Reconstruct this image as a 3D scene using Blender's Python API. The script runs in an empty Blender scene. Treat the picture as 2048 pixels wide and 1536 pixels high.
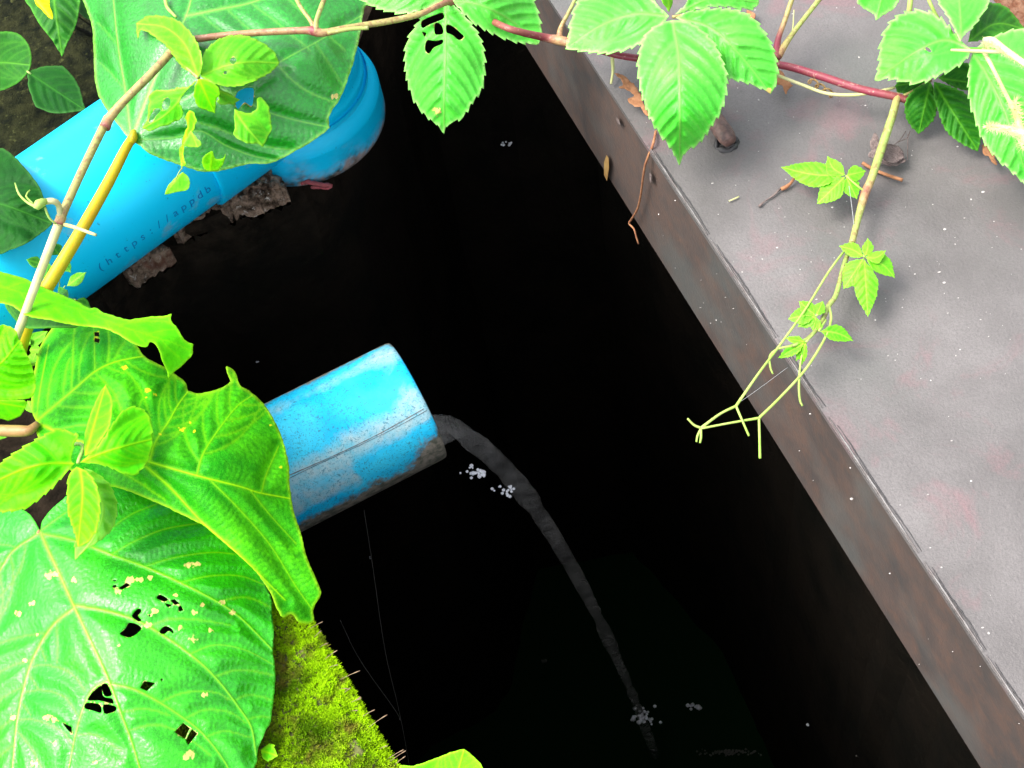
import bpy, bmesh, math, random
import numpy as np
from mathutils import Vector, Matrix
from mathutils import noise as mn
from mathutils.geometry import delaunay_2d_cdt
random.seed(7); rng = np.random.default_rng(7)
S = bpy.context.scene
# ------------------------------------------------------------ camera
F_PX = 2813.0                       # focal length in pixels of the 2048 px wide photo
PITCH, ROLL = math.radians(58), math.radians(-12)
FWD = np.array([0, math.cos(PITCH), -math.sin(PITCH)])
R0 = np.array([1., 0, 0]); U0 = np.cross(R0, FWD)
RGT = math.cos(ROLL)*R0 + math.sin(ROLL)*U0
UPV = -math.sin(ROLL)*R0 + math.cos(ROLL)*U0
CAM = np.array([0, -1.24*math.cos(PITCH), 1.24*math.sin(PITCH)-.1])
cd = bpy.data.cameras.new('camera'); cam = bpy.data.objects.new('camera', cd)
S.collection.objects.link(cam); S.camera = cam
cd.sensor_width = 36; cd.lens = 36*F_PX/2048; cd.clip_start = .01; cd.clip_end = 2000
mw = Matrix.Identity(4)
for i, v in enumerate((RGT, UPV, -FWD)):
    for j in range(3): mw[j][i] = v[j]
for j in range(3): mw[j][3] = CAM[j]
cam.matrix_world = mw
# ------------------------------------------------------------ sky and sun (bright overcast)
SUN_EL, SUN_AZ = math.radians(58), math.radians(-85)    # azimuth from +Y towards +X
W = bpy.data.worlds.new('World'); S.world = W; W.use_nodes = True
wn = W.node_tree.nodes; wl = W.node_tree.links
sky = wn.new('ShaderNodeTexSky'); sky.sky_type = 'NISHITA'; sky.sun_disc = False
sky.sun_elevation = SUN_EL; sky.sun_rotation = SUN_AZ; sky.air_density = 1.0; sky.dust_density = 4.0
bg = [n for n in wn if n.type == 'BACKGROUND'][0]
hs = wn.new('ShaderNodeHueSaturation'); hs.inputs['Saturation'].default_value = .35   # overcast: greyer sky
wl.new(sky.outputs[0], hs.inputs['Color']); wl.new(hs.outputs[0], bg.inputs[0]); bg.inputs[1].default_value = .15
sd = bpy.data.lights.new('sun', 'SUN'); sun = bpy.data.objects.new('sun', sd); S.collection.objects.link(sun)
sd.energy = 1.0; sd.angle = math.radians(26); sd.color = (1, .97, .92)
sun.rotation_euler = (math.pi/2-SUN_EL, 0, -SUN_AZ+math.pi)
_d = Vector((math.sin(SUN_AZ)*math.cos(SUN_EL), math.cos(SUN_AZ)*math.cos(SUN_EL), math.sin(SUN_EL)))
sun.rotation_euler = _d.to_track_quat('Z', 'Y').to_euler()
S.view_settings.view_transform = 'Standard'; S.view_settings.look = 'None'
S.view_settings.exposure = 1.8; S.view_settings.gamma = 1

# ------------------------------------------------------------ helpers
def ray(x, y): return RGT*(x-1024)/F_PX - UPV*(y-768)/F_PX + FWD
def P(x, y, z):
    d = ray(x, y); return CAM + d*(z-CAM[2])/d[2]
def PA(xy, z):
    xy = np.asarray(xy, float); z = np.broadcast_to(np.asarray(z, float), (len(xy),))
    d = RGT[None]*((xy[:, :1]-1024)/F_PX) - UPV[None]*((xy[:, 1:2]-768)/F_PX) + FWD[None]
    return CAM[None] + d*((z-CAM[2])/d[:, 2])[:, None]
def proj(p):
    q = np.asarray(p)-CAM; w = q@FWD; return np.array([1024+F_PX*(q@RGT)/w, 768-F_PX*(q@UPV)/w])
def depth(p): return float((np.asarray(p)-CAM)@FWD)
def link(o, parent=None):
    S.collection.objects.link(o)
    if parent is not None: o.parent = parent; o.matrix_parent_inverse = parent.matrix_world.inverted()
    return o
def tag(o, label=None, cat=None, group=None, kind=None):
    for k, v in (('label', label), ('category', cat), ('group', group), ('kind', kind)):
        if v: o[k] = v
    return o
def empty(name, loc, label, cat, group=None):
    o = bpy.data.objects.new(name, None); o.location = loc; o.empty_display_size = .02
    S.collection.objects.link(o); bpy.context.view_layer.update(); return tag(o, label, cat, group)
def meshobj(name, V, Fc, mat, parent=None, smooth=True, attrs=None):
    me = bpy.data.meshes.new(name)
    me.from_pydata([tuple(v) for v in V], [], [tuple(int(i) for i in f) for f in Fc]); me.validate(); me.update()
    if smooth: me.polygons.foreach_set('use_smooth', [True]*len(me.polygons))
    if mat: me.materials.append(mat)
    for k, a in (attrs or {}).items():
        at = me.attributes.new(k, 'FLOAT', 'POINT'); at.data.foreach_set('value', np.asarray(a, np.float32))
    return link(bpy.data.objects.new(name, me), parent)
def solid(o, t, off=-1):
    m = o.modifiers.new('thickness', 'SOLIDIFY'); m.thickness = t; m.offset = off
def catmull(pts, step=4.0, closed=False):
    p = np.asarray(pts, float); n = len(p)
    if n < 3 and not closed:
        L = np.linalg.norm(p[1, :2]-p[0, :2]); k = max(2, int(L/step)); t = np.linspace(0, 1, k+1)[:, None]
        return p[0]*(1-t)+p[-1]*t
    out = []
    for i in range(n if closed else n-1):
        if closed: a, b, c, d = p[(i-1) % n], p[i], p[(i+1) % n], p[(i+2) % n]
        else:
            b, c = p[i], p[i+1]; a = p[i-1] if i else 2*b-c; d = p[i+2] if i+2 < n else 2*c-b
        k = max(2, int(np.linalg.norm((c-b)[:2])/step))
        for t in np.arange(k)/k:
            out.append(.5*((2*b)+(c-a)*t+(2*a-5*b+4*c-d)*t*t+(3*b-a-3*c+d)*t**3))
    if not closed: out.append(p[-1])
    return np.array(out)
def inside(pts, poly):
    x, y = pts[:, 0], pts[:, 1]; r = np.zeros(len(pts), bool); q = np.asarray(poly); j = len(q)-1
    for i in range(len(q)):
        xi, yi = q[i]; xj, yj = q[j]
        if yi != yj: r ^= ((yi > y) != (yj > y)) & (x < (xj-xi)*(y-yi)/(yj-yi)+xi)
        j = i
    return r
def seg_dist(pts, A, B, want_t=False):
    """distance of every point to the nearest segment; optionally index and parameter"""
    D = np.full(len(pts), 1e9); I = np.zeros(len(pts), int); T = np.zeros(len(pts))
    for k in range(len(A)):
        ab = B[k]-A[k]; L = ab@ab+1e-9
        t = np.clip(((pts-A[k])@ab)/L, 0, 1); d = np.hypot(*(pts-(A[k]+t[:, None]*ab)).T)
        m = d < D; D[m] = d[m]; I[m] = k; T[m] = t[m]
    return (D, I, T) if want_t else D
def surf(ctrl):
    """smooth height field through (x, y, z) control points"""
    c = np.asarray(ctrl, float)
    if len(c) == 1: return lambda q: np.full(len(q), c[0, 2])
    X = c[:, :2]/300; n = len(c)
    phi = lambda r: r*r*np.log(r+1e-6)
    if n < 4:
        A = np.c_[np.ones(n), X]; w = np.linalg.lstsq(A, c[:, 2], rcond=None)[0]
        return lambda q: np.c_[np.ones(len(q)), q/300]@w
    K = phi(np.linalg.norm(X[:, None]-X[None], axis=2))+np.eye(n)*.02; A = np.c_[np.ones(n), X]
    M = np.block([[K, A], [A.T, np.zeros((3, 3))]]); w = np.linalg.solve(M, np.r_[c[:, 2], 0, 0, 0])
    return lambda q: phi(np.linalg.norm((q/300)[:, None]-X[None], axis=2))@w[:n]+np.c_[np.ones(len(q)), q/300]@w[n:]

# ------------------------------------------------------------ materials
class NT:
    def __init__(s, name):
        s.m = bpy.data.materials.new(name); s.m.use_nodes = True; s.t = s.m.node_tree
        s.b = s.t.nodes['Principled BSDF']; s.o = s.t.nodes['Material Output']; s.co = None
    def n(s, ty, **kw):
        x = s.t.nodes.new(ty)
        for k, v in kw.items(): setattr(x, k, v)
        return x
    def l(s, a, b): s.t.links.new(a, b)
    def coord(s):
        if s.co is None: s.co = s.n('ShaderNodeTexCoord').outputs['Object']
        return s.co
    def noise(s, scale, detail=3, rough=.55, dist=0, stretch=None):
        x = s.n('ShaderNodeTexNoise'); x.inputs['Scale'].default_value = scale; x.inputs['Detail'].default_value = detail
        x.inputs['Roughness'].default_value = rough; x.inputs['Distortion'].default_value = dist
        c = s.coord()
        if stretch:
            mp = s.n('ShaderNodeMapping'); mp.inputs['Rotation'].default_value = stretch[0]; mp.inputs['Scale'].default_value = stretch[1]
            s.l(c, mp.inputs[0]); c = mp.outputs[0]
        s.l(c, x.inputs['Vector']); return x.outputs['Fac']
    def vor(s, scale, feature='DISTANCE_TO_EDGE'):
        x = s.n('ShaderNodeTexVoronoi', feature=feature); x.inputs['Scale'].default_value = scale; s.l(s.coord(), x.inputs['Vector'])
        return x.outputs['Distance']
    def ramp(s, f, a, b, lo=0., hi=1.):
        x = s.n('ShaderNodeMapRange'); x.inputs['From Min'].default_value = a; x.inputs['From Max'].default_value = b
        x.inputs['To Min'].default_value = lo; x.inputs['To Max'].default_value = hi; s.l(f, x.inputs['Value']); return x.outputs[0]
    def math(s, op, a, b=None):
        x = s.n('ShaderNodeMath', operation=op)
        for i, v in enumerate((a, b)):
            if v is None: continue
            if isinstance(v, (int, float)): x.inputs[i].default_value = v
            else: s.l(v, x.inputs[i])
        return x.outputs[0]
    def attr(s, nm): return s.n('ShaderNodeAttribute', attribute_name=nm).outputs['Fac']
    def mix(s, f, a, b):
        x = s.n('ShaderNodeMix', data_type='RGBA')
        if isinstance(f, (int, float)): x.inputs[0].default_value = f
        else: s.l(f, x.inputs[0])
        for i, v in ((6, a), (7, b)):
            if isinstance(v, tuple): x.inputs[i].default_value = (*v, 1)
            else: s.l(v, x.inputs[i])
        return x.outputs[2]
    def col(s, c):
        if isinstance(c, tuple): s.b.inputs['Base Color'].default_value = (*c, 1)
        else: s.l(c, s.b.inputs['Base Color'])
    def set(s, **kw):
        for k, v in kw.items():
            i = s.b.inputs[k.replace('_', ' ')]
            if isinstance(v, (int, float)): i.default_value = v
            else: s.l(v, i)
    def bump(s, h, strength=.3, dist=.001):
        x = s.n('ShaderNodeBump'); x.inputs['Strength'].default_value = strength; x.inputs['Distance'].default_value = dist
        s.l(h, x.inputs['Height']); s.l(x.outputs[0], s.b.inputs['Normal']); return x.outputs[0]

def leaf_mat(name, c1, c2, vein, spot=(.55, .42, .12), rough=.42, trans=.35, tcol=None, net=.35, edge=None, spec=.5, lad=.5, mottle=130, quilt=0):
    t = NT(name)
    base = t.mix(t.ramp(t.noise(22, 3), .35, .65), c1, c2)
    cells = t.ramp(t.vor(760), 0, .12)                       # fine vein net
    dark = tuple(x*.55 for x in c1)
    qd = None
    if quilt:
        qd = t.ramp(t.vor(330, 'F1'), .1, .75)
        base = t.mix(t.math('MULTIPLY', qd, quilt), base, dark)
    base = t.mix(t.math('MULTIPLY', t.ramp(t.noise(mottle, 5, .7), .42, .62), .45), base, dark)
    base = t.mix(t.math('MULTIPLY', t.math('SUBTRACT', 1., cells), net), base, tuple(min(1, x*1.5+.02) for x in c2))
    base = t.mix(t.math('MULTIPLY', t.attr('ladder'), lad), base, dark)
    base = t.mix(t.attr('vein'), base, vein)
    if edge: base = t.mix(t.attr('rim'), base, edge)
    base = t.mix(t.ramp(t.math('ADD', t.math('MULTIPLY', t.attr('spot'), 1.3), t.math('MULTIPLY', t.math('SUBTRACT', t.noise(260, 4, .7), .5), 2.6)), .75, 1.05), base, spot)
    t.col(base); t.set(Roughness=rough); t.set(**{'Specular_IOR_Level': spec})
    h = t.math('ADD', t.math('MULTIPLY', cells, .6), t.noise(500, 3))
    if quilt: h = t.math('SUBTRACT', h, t.math('MULTIPLY', qd, 1.6))
    nb = t.bump(h, .35, .0004)
    tr = t.n('ShaderNodeBsdfTranslucent'); t.l(nb, tr.inputs['Normal'])
    tc = t.mix(.6, base, tcol or (.35, .8, .02)); t.l(tc, tr.inputs[0])
    mx = t.n('ShaderNodeMixShader'); mx.inputs[0].default_value = trans
    t.l(t.b.outputs[0], mx.inputs[1]); t.l(tr.outputs[0], mx.inputs[2]); t.l(mx.outputs[0], t.o.inputs[0])
    return t.m
M = {}
M['pale'] = leaf_mat('pale green leaf', (.05, .52, .025), (.12, .64, .055), (.16, .48, .06), edge=(.50, .90, .25), trans=.12, net=.10, rough=.4, lad=.12, spec=.45)
M['lime'] = leaf_mat('lime green leaf', (.05, .60, .0), (.14, .70, .0), (.28, .74, .0), edge=(.4, .85, .02), trans=.15, net=.1, rough=.55, lad=.12, spec=.15)
M['young'] = leaf_mat('young green leaf', (.05, .44, .004), (.13, .56, .012), (.24, .62, .02), edge=(.35, .75, .04), trans=.15, net=.12, lad=.12, spec=.2)
M['small'] = leaf_mat('small green leaf', (.07, .42, .005), (.16, .54, .015), (.28, .62, .04), edge=(.25, .6, .03), trans=.15, net=.12, lad=.1, spec=.25)
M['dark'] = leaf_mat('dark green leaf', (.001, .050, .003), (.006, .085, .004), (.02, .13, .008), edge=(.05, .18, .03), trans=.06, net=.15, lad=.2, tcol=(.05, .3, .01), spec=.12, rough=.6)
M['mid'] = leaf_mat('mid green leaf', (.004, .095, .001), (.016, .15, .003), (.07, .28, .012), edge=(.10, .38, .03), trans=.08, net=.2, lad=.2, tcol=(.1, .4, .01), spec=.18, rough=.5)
M['big_top'] = leaf_mat('large glossy green leaf', (.0, .20, .001), (.003, .33, .006), (.22, .58, .04), edge=(.40, .80, .12), rough=.32, trans=.05, net=.22, spec=.8, lad=.5, quilt=.5, mottle=320)
M['big_mid'] = leaf_mat('large bright green leaf', (.004, .27, .0), (.09, .58, .0), (.32, .72, .0), edge=(.5, .85, .02), spot=(.62, .62, .01), rough=.5, trans=.12, net=.25, lad=.65, spec=.15, quilt=.4, mottle=200)
M['big_low'] = leaf_mat('large shiny green leaf', (.008, .32, .0), (.04, .56, .003), (.24, .66, .0), edge=(.1, .6, .04), spot=(.62, .55, .14), rough=.26, trans=.05, net=.22, spec=.6, lad=.4, quilt=.4, mottle=260)
M['yellow'] = leaf_mat('yellow leaf', (.85, .70, .0), (.9, .75, .0), (.9, .8, .05), trans=.1, net=.05, spec=.1)
def stem_mat():
    t = NT('vine stem')          # tone 0 pale green, .5 yellow brown, 1 red
    a = t.mix(t.ramp(t.attr('tone'), 0, .5), (.24, .36, .07), (.38, .25, .10))
    a = t.mix(t.ramp(t.attr('tone'), .5, 1), a, (.20, .02, .04))
    a = t.mix(t.math('MULTIPLY', t.ramp(t.noise(200, 4, .6, 1.), .48, .62), .6), a, (.17, .05, .035)); a = t.mix(t.math('MULTIPLY', t.ramp(t.noise(330, 3), .6, .7), .35), a, (.6, .45, .3))
    t.col(a); t.set(Roughness=.5); t.bump(t.noise(300, 3), .3, .0008); return t.m
M['stem'] = stem_mat()
def plain(name, c, c2, scale=120, rough=.6, bump=.3, bd=.001, spec=.4, detail=4):
    t = NT(name); t.col(t.mix(t.ramp(t.noise(scale, detail, .6), .35, .65), c, c2)); t.set(Roughness=rough, Specular_IOR_Level=spec)
    t.bump(t.noise(scale*3, 4), bump, bd); return t.m
M['yellow_stalk'] = plain('yellow leaf stalk', (.50, .30, .0), (.42, .38, .005), 60, .5)
M['cream_stalk'] = plain('cream stem', (.50, .46, .24), (.40, .42, .15), 60, .5, .2)
M['tan_stalk'] = plain('tan leaf stalk', (.38, .24, .08), (.28, .15, .05), 90, .5)
M['tendril'] = plain('pale tendril', (.26, .42, .06), (.36, .46, .12), 60, .5, .1)
M['dead'] = plain('dead brown leaf', (.22, .09, .035), (.32, .15, .07), 150, .8, .6)
M['twig'] = plain('brown twig', (.22, .08, .04), (.38, .18, .08), 200, .8, .5)
M['grey_debris'] = plain('grey dead leaf litter', (.10, .07, .065), (.19, .145, .13), 250, .9, .8, .002)
M['silk'] = plain('spider silk', (.30, .30, .30), (.35, .35, .35), 50, .5, 0)
M['root'] = plain('dark root', (.09, .085, .075), (.06, .06, .05), 80, .8, .2)
M['hair'] = plain('pale hairs', (.62, .60, .36), (.55, .54, .2), 60, .6, 0)
M['foam'] = plain('white foam', (.60, .62, .66), (.75, .76, .8), 200, .5, .2)
M['fleck'] = plain('white fleck', (.30, .28, .26), (.5, .47, .44), 200, .7, .2)
M['seta'] = plain('moss stalk', (.20, .12, .07), (.28, .2, .12), 200, .6, 0)
M['redbit'] = plain('reddish dried husk', (.34, .06, .07), (.2, .05, .05), 300, .7, .6)

# ------------------------------------------------------------ leaves
def smooth_outline(pts, corners, step):
    """catmull-rom through the traced points, sharp at the corner indices"""
    n = len(pts); cs = sorted(c % n for c in corners)
    if not cs: return catmull(pts, step, True), []
    out = []; idx = []
    for a, b in zip(cs, cs[1:]+[cs[0]+n]):
        seg = [pts[i % n] for i in range(a, b+1)]
        idx.append(len(out)); out.extend(catmull(seg, step)[:-1])
    return np.array(out), idx
def serrate(o, tip_i, pitch, dep):
    n = len(o); nxt = np.roll(o, -1, 0); prv = np.roll(o, 1, 0); tg = nxt-prv; tg /= np.linalg.norm(tg, axis=1)[:, None]+1e-9
    nr = np.c_[tg[:, 1], -tg[:, 0]]
    area = .5*np.sum(o[:, 0]*nxt[:, 1]-nxt[:, 0]*o[:, 1])
    if area < 0: nr = -nr
    sl = np.linalg.norm(nxt-o, axis=1); r = o.copy()
    for rngi, sg in ((range(0, tip_i+1), 1), (range(n, tip_i-1, -1), -1)):
        idx = [i % n for i in rngi]; s = 0; tot = sum(sl[i] for i in idx)
        nt = max(3, round(tot/pitch)); ph0 = random.random()*.3
        for i in idx:
            u = s/tot; env = min(1, u*5)*min(1, (1-u)*7+.05)
            ph = u*nt+ph0+.18*math.sin(u*17+ph0*30); fr = (ph % 1)
            r[i] = o[i]+env*dep*(nr[i]*(fr**1.3-.35)+tg[i]*sg*fr*.6)
            s += sl[i]
    return r
def laterals(mid, outl, n, ang=48, curve=.9, t0=.08, t1=.92, alt=.5, obs=None):
    mid = catmull(mid, 3); d = np.r_[0, np.cumsum(np.hypot(*np.diff(mid, axis=0).T))]; L = d[-1]; res = []
    for side in (-1, 1):
        for k in range(n):
            t = t0+(t1-t0)*(k+(alt if side > 0 else 0))/n
            i = min(int(np.searchsorted(d, t*L)), len(mid)-2); p = mid[i].copy(); tg = mid[min(i+2, len(mid)-1)]-mid[max(i-1, 0)]
            a0 = math.atan2(tg[1], tg[0]); a = a0+side*math.radians(ang+8*(1-t)); pl = [p.copy()]; st = max(3., L/45)
            for q in range(60):
                p = p+st*np.array([math.cos(a), math.sin(a)]); a += -side*curve*st/L*1.6
                if not inside(p[None], outl)[0]: break
                if obs is not None and q > 2 and seg_dist(p[None], obs[0], obs[1])[0] < 5: break
                pl.append(p.copy())
            if len(pl) > 2: res.append((pl, .45))
    return res
def leaf(name, outline, ctrl, mat, parent, base=0, tip=None, mid=None, nlat=7, teeth=None, holes=(), veins=None, corners=None,
         res=3.0, relief=.0012, vw=3.0, ang=48, spots=(), ladder=16, ragged=.6, latvein=.55, gen_lat=True, thick=.00035, label=None, rimw=3.5, pillow=None):
    pts = [tuple(p) for p in outline]
    cs = [base]+([tip] if tip is not None else []) if corners is None else corners
    o, ci = smooth_outline(pts, cs, 2.4)
    if teeth and tip is not None:
        k = sorted([base % len(pts), tip % len(pts)]); ti = ci[1] if base == 0 else ci[0]
        o = serrate(o, ti, *teeth)
    elif ragged: 
        w = rng.normal(0, 1, (len(o), 2)); w = (w+np.roll(w, 1, 0)+np.roll(w, 2, 0))/3; o = o+w*ragged
    hp = [catmull(h, 3, True) if len(h) > 4 else np.array([q for a, b in zip(h, list(h[1:])+[h[0]]) for q in catmull([a, b], 3)[:-1]]) for h in holes]
    V = []; relief *= 1.9 if mat is M['pale'] else 1.4
    if veins is None:
        m = mid or [pts[base], pts[tip]]
        V = [(np.array(m, float), 1.)]+([(np.array(a), b*latvein) for a, b in laterals(m, o, nlat, ang)] if gen_lat else [])
    else:
        for v in veins: V.append((np.array(v[0], float), v[1]))
        for v in veins:
            if len(v) > 2 and v[2]:
                oth = [catmull(np.array(u_[0], float), 12) for u_ in veins if u_ is not v]
                ob_ = (np.concatenate([q_[:-1] for q_ in oth]), np.concatenate([q_[1:] for q_ in oth])) if oth else None
                V += [(np.array(a), b*latvein) for a, b in laterals(v[0], o, v[2], ang if len(v) < 4 else v[3], t0=.12, obs=ob_)]
    lo, hi = o.min(0)-1, o.max(0)+1
    lo = np.maximum(lo, (-140, -170)); hi = np.minimum(hi, (2190, 1700))
    gx = np.arange(lo[0], hi[0], res); gy = np.arange(lo[1], hi[1], res*.87)
    G = np.stack(np.meshgrid(gx, gy), -1); G[1::2, :, 0] += res/2; G = G.reshape(-1, 2)+rng.uniform(-.12, .12, (G.size//2, 2))*res
    G = G[inside(G, o)]
    for h in hp: G = G[~inside(G, h)]
    allb = [o]+hp
    A = np.concatenate(allb); B = np.concatenate([np.roll(b, -1, 0) for b in allb])
    # cheap cull near boundary with chunks
    db = seg_dist(G, A[::1], B[::1]); G = G[db > res*.55]
    vp = []
    for pl, w in V:
        c_ = catmull(pl, max(2.2, res*.8)); g_ = np.gradient(c_, axis=0); g_ /= np.hypot(*g_.T)[:, None]+1e-9; m_ = np.c_[-g_[:, 1], g_[:, 0]]
        vp.append(c_)
        if w >= .4: vp += [c_+m_*vw*.75, c_-m_*vw*.75]
    if vp:
        vp = np.concatenate(vp); vp = vp[inside(vp, o)]
        for h in hp: vp = vp[~inside(vp, h)]
        vp = vp[(vp[:, 0] > lo[0]) & (vp[:, 1] > lo[1]) & (vp[:, 0] < hi[0]) & (vp[:, 1] < hi[1])]
        if len(vp): vp = vp[seg_dist(vp, A, B) > res*.4]
        cell = max(1.2, res*.42); seen = set(); kp = []
        for q_ in vp:
            k_ = (int(q_[0]/cell), int(q_[1]/cell))
            if k_ not in seen: seen.add(k_); kp.append(q_)
        vp = np.array(kp) if kp else np.zeros((0, 2))
        if len(vp):
            gs = set((int(a_/res), int(b_/res)) for a_, b_ in vp)
            G = np.array([g_ for g_ in G if (int(g_[0]/res), int(g_[1]/res)) not in gs] or np.zeros((0, 2))).reshape(-1, 2)
            G = np.concatenate([G, vp])
    vin = [Vector(p) for p in np.concatenate([A, G])]; ed = []; off = 0
    for b in allb:
        ed += [(off+i, off+(i+1) % len(b)) for i in range(len(b))]; off += len(b)
    vo, eo, fo = delaunay_2d_cdt(vin, ed, [], 0, 1e-4)[:3]
    Q = np.array([(v.x, v.y) for v in vo]); Fc = np.array([f for f in fo if len(f) == 3])
    c = Q[Fc].mean(1); ok = inside(c, o)
    for h in hp: ok &= ~inside(c, h)
    Fc = Fc[ok]
    a = Q[Fc]; ar = (a[:, 1, 0]-a[:, 0, 0])*(a[:, 2, 1]-a[:, 0, 1])-(a[:, 2, 0]-a[:, 0, 0])*(a[:, 1, 1]-a[:, 0, 1])
    Fc[ar > 0] = Fc[ar > 0][:, ::-1]                          # face the camera side up
    # veins: nearest distance, weight and arc length
    vein = np.zeros(len(Q)); dmin = np.full(len(Q), 1e9); arc = np.zeros(len(Q))
    for pl, w in V:
        pl = catmull(pl, 9); d, I, T = seg_dist(Q, pl[:-1], pl[1:], True)
        cum = np.r_[0, np.cumsum(np.hypot(*np.diff(pl, axis=0).T))]; s = cum[I]+T*(cum[I+1]-cum[I])
        tap = 1-.55*s/cum[-1]; wd = vw*(.35+.65*w)*tap
        vein = np.maximum(vein, np.exp(-(d/wd)**2)*min(1, w*1.05))
        m = d < dmin; dmin[m] = d[m]; arc[m] = s[m]
    z = surf(ctrl)(Q)
    pw = pillow or 16
    lad = np.clip(np.sin(arc*2*math.pi/ladder+1.2*np.sin(dmin*.17)+.8*np.sin(Q[:, 0]*.05))-.35, 0, 1)*np.clip(dmin/8-.4, 0, 1)
    z = z+relief*(1-np.exp(-(dmin/pw)**2))+relief*.22*vein-relief*.12*lad
    z = z+relief*.35*np.sin(Q[:, 0]*.021+Q[:, 1]*.013+len(pts))*np.sin(Q[:, 1]*.027-Q[:, 0]*.008)
    used = np.unique(Fc); re = -np.ones(len(Q), int); re[used] = np.arange(len(used)); Fc = re[Fc]; Q = Q[used]
    rim = np.exp(-(seg_dist(Q, o, np.roll(o, -1, 0))/rimw)**2)*.55
    sp = np.zeros(len(Q))
    for h in hp: sp = np.maximum(sp, .62*np.exp(-(seg_dist(Q, h, np.roll(h, -1, 0))/3.2)**2))
    for sx, sy, sr in spots:
        d = np.hypot(Q[:, 0]-sx, (Q[:, 1]-sy)*1.2)+sr*.35*np.sin(Q[:, 0]*.9)*np.sin(Q[:, 1]*.8+sx)
        sp = np.maximum(sp, np.clip(1.4-d/sr, 0, 1))
    X = PA(Q, z[used])
    org = np.array(parent.matrix_world.translation) if False else 0
    ob = meshobj(name, X, Fc, mat, parent, attrs={'vein': vein[used], 'rim': rim, 'spot': sp, 'ladder': lad[used]})
    solid(ob, thick)
    if label: ob['label'] = label
    return ob
# a simple param leaflet given base, tip, width
def leaflet(base, tip, w, ctrl, mat, parent, fat=.45, teeth=(9, 3), nlat=6, bow=0, name='leaflet', **kw):
    b = np.array(base, float); t = np.array(tip, float); d = t-b; L = np.hypot(*d); d /= L; n = np.array([-d[1], d[0]])
    prof = [(.06, .10), (.18, .55), (.35, .93), (fat, 1.), (.62, .86), (.78, .55), (.90, .22)]
    f = lambda u, s: tuple(b+d*L*u+n*(s*w/2+bow*4*u*(1-u)))
    pts = [tuple(b)]+[f(u, s) for u, s in prof]+[tuple(t)]+[f(u, -s) for u, s in reversed(prof)]
    mid = [f(u, 0) for u in (0, .3, .6, 1)]
    return leaf(name, pts, ctrl, mat, parent, 0, len(prof)+1, mid=mid, nlat=nlat, teeth=teeth, **kw)
def tube(name, pts, rad, mat, parent=None, tone=None, seg=10, step=6, caps=True, rough=0, noadd=False):
    """pts (px, py, z); rad in photo pixels at the tube's own depth (list or number)"""
    p = np.array(pts, float); n = len(p)
    rr = np.broadcast_to(np.array(rad, float), (n,)); tt = np.broadcast_to(np.array(0 if tone is None else tone, float), (n,))
    q = np.c_[p, rr, tt]; q = catmull(q, step)
    X = PA(q[:, :2], q[:, 2]); R = q[:, 3]*((X-CAM)@FWD)/F_PX
    return tube_w(name, X, R, mat, parent, q[:, 4], seg, rough)
def tube_w(name, X, R, mat, parent=None, tone=None, seg=10, rough=0, extra=None):
    X = np.asarray(X, float); R = np.broadcast_to(np.asarray(R, float), (len(X),)); V = []; Fc = []; at = []
    up = np.array([.13, .2, 1.])
    for i in range(len(X)):
        t = X[min(i+1, len(X)-1)]-X[max(i-1, 0)]; t /= np.linalg.norm(t)+1e-12
        a = np.cross(t, up); 
        if np.linalg.norm(a) < .05: a = np.cross(t, [1, 0, 0])
        a /= np.linalg.norm(a); b = np.cross(t, a); up = b if b@up > 0 else -b
        a = np.cross(t, up); a /= np.linalg.norm(a); b = np.cross(a, t)
        for k in range(seg):
            an = 2*math.pi*k/seg; r = R[i]*(1+rough*random.uniform(-1, 1))
            V.append(X[i]+r*(a*math.cos(an)+b*math.sin(an)))
        if i:
            o = (i-1)*seg
            for k in range(seg): Fc.append((o+k, o+(k+1) % seg, o+seg+(k+1) % seg, o+seg+k))
    Fc.append(tuple(range(seg-1, -1, -1))); o = (len(X)-1)*seg; Fc.append(tuple(o+k for k in range(seg)))
    tn = np.repeat(np.zeros(len(X)) if tone is None else tone, seg)
    if name is None: return V, Fc, tn
    return meshobj(name, V, Fc, mat, parent, attrs={'tone': tn})

# ------------------------------------------------------------ pit, walls, ground, water
def rect_wall():
    pass
WATER_Z = -1.5
# pit outline on the wall top (z = 0)
pit_px = [(1130, 2130), (775, 1536), (600, 1240), (400, 905), (215, 640), (200, 590), (250, 538), (330, 470), (440, 425), (520, 385), (590, 345), (640, 290), (690, 170), (730, 50), (790, -90), (1150, -160)]
pit = [P(x, y, 0)[:2] for x, y in pit_px]
far = pit[-1]; near = pit[0]
pit += [P(1500, 120, 0)[:2], P(2600, 1900, 0)[:2]]
pit = np.array(pit)
def offset_poly(p, d):
    out = []; n = len(p); cen = p.mean(0)
    for i in range(n):
        a, b = p[i-1], p[(i+1) % n]; t = b-a; t /= np.linalg.norm(t); nr = np.array([t[1], -t[0]])
        if nr@(p[i]-cen) < 0: nr = -nr
        out.append(p[i]+nr*d)
    return np.array(out)
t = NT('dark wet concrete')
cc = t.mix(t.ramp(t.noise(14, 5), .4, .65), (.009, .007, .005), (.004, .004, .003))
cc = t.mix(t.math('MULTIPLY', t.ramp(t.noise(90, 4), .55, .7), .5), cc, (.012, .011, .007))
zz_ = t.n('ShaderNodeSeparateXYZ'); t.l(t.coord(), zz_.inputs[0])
cc = t.mix(t.ramp(t.math('ADD', zz_.outputs[2], t.math('MULTIPLY', t.noise(9, 4), .12)), -.04, .06), cc, t.mix(t.ramp(t.noise(45, 5, .7), .4, .6), (.008, .006, .004), (.026, .018, .012)))  # browner towards the rim: light fading down the pit, put into the colour
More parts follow.
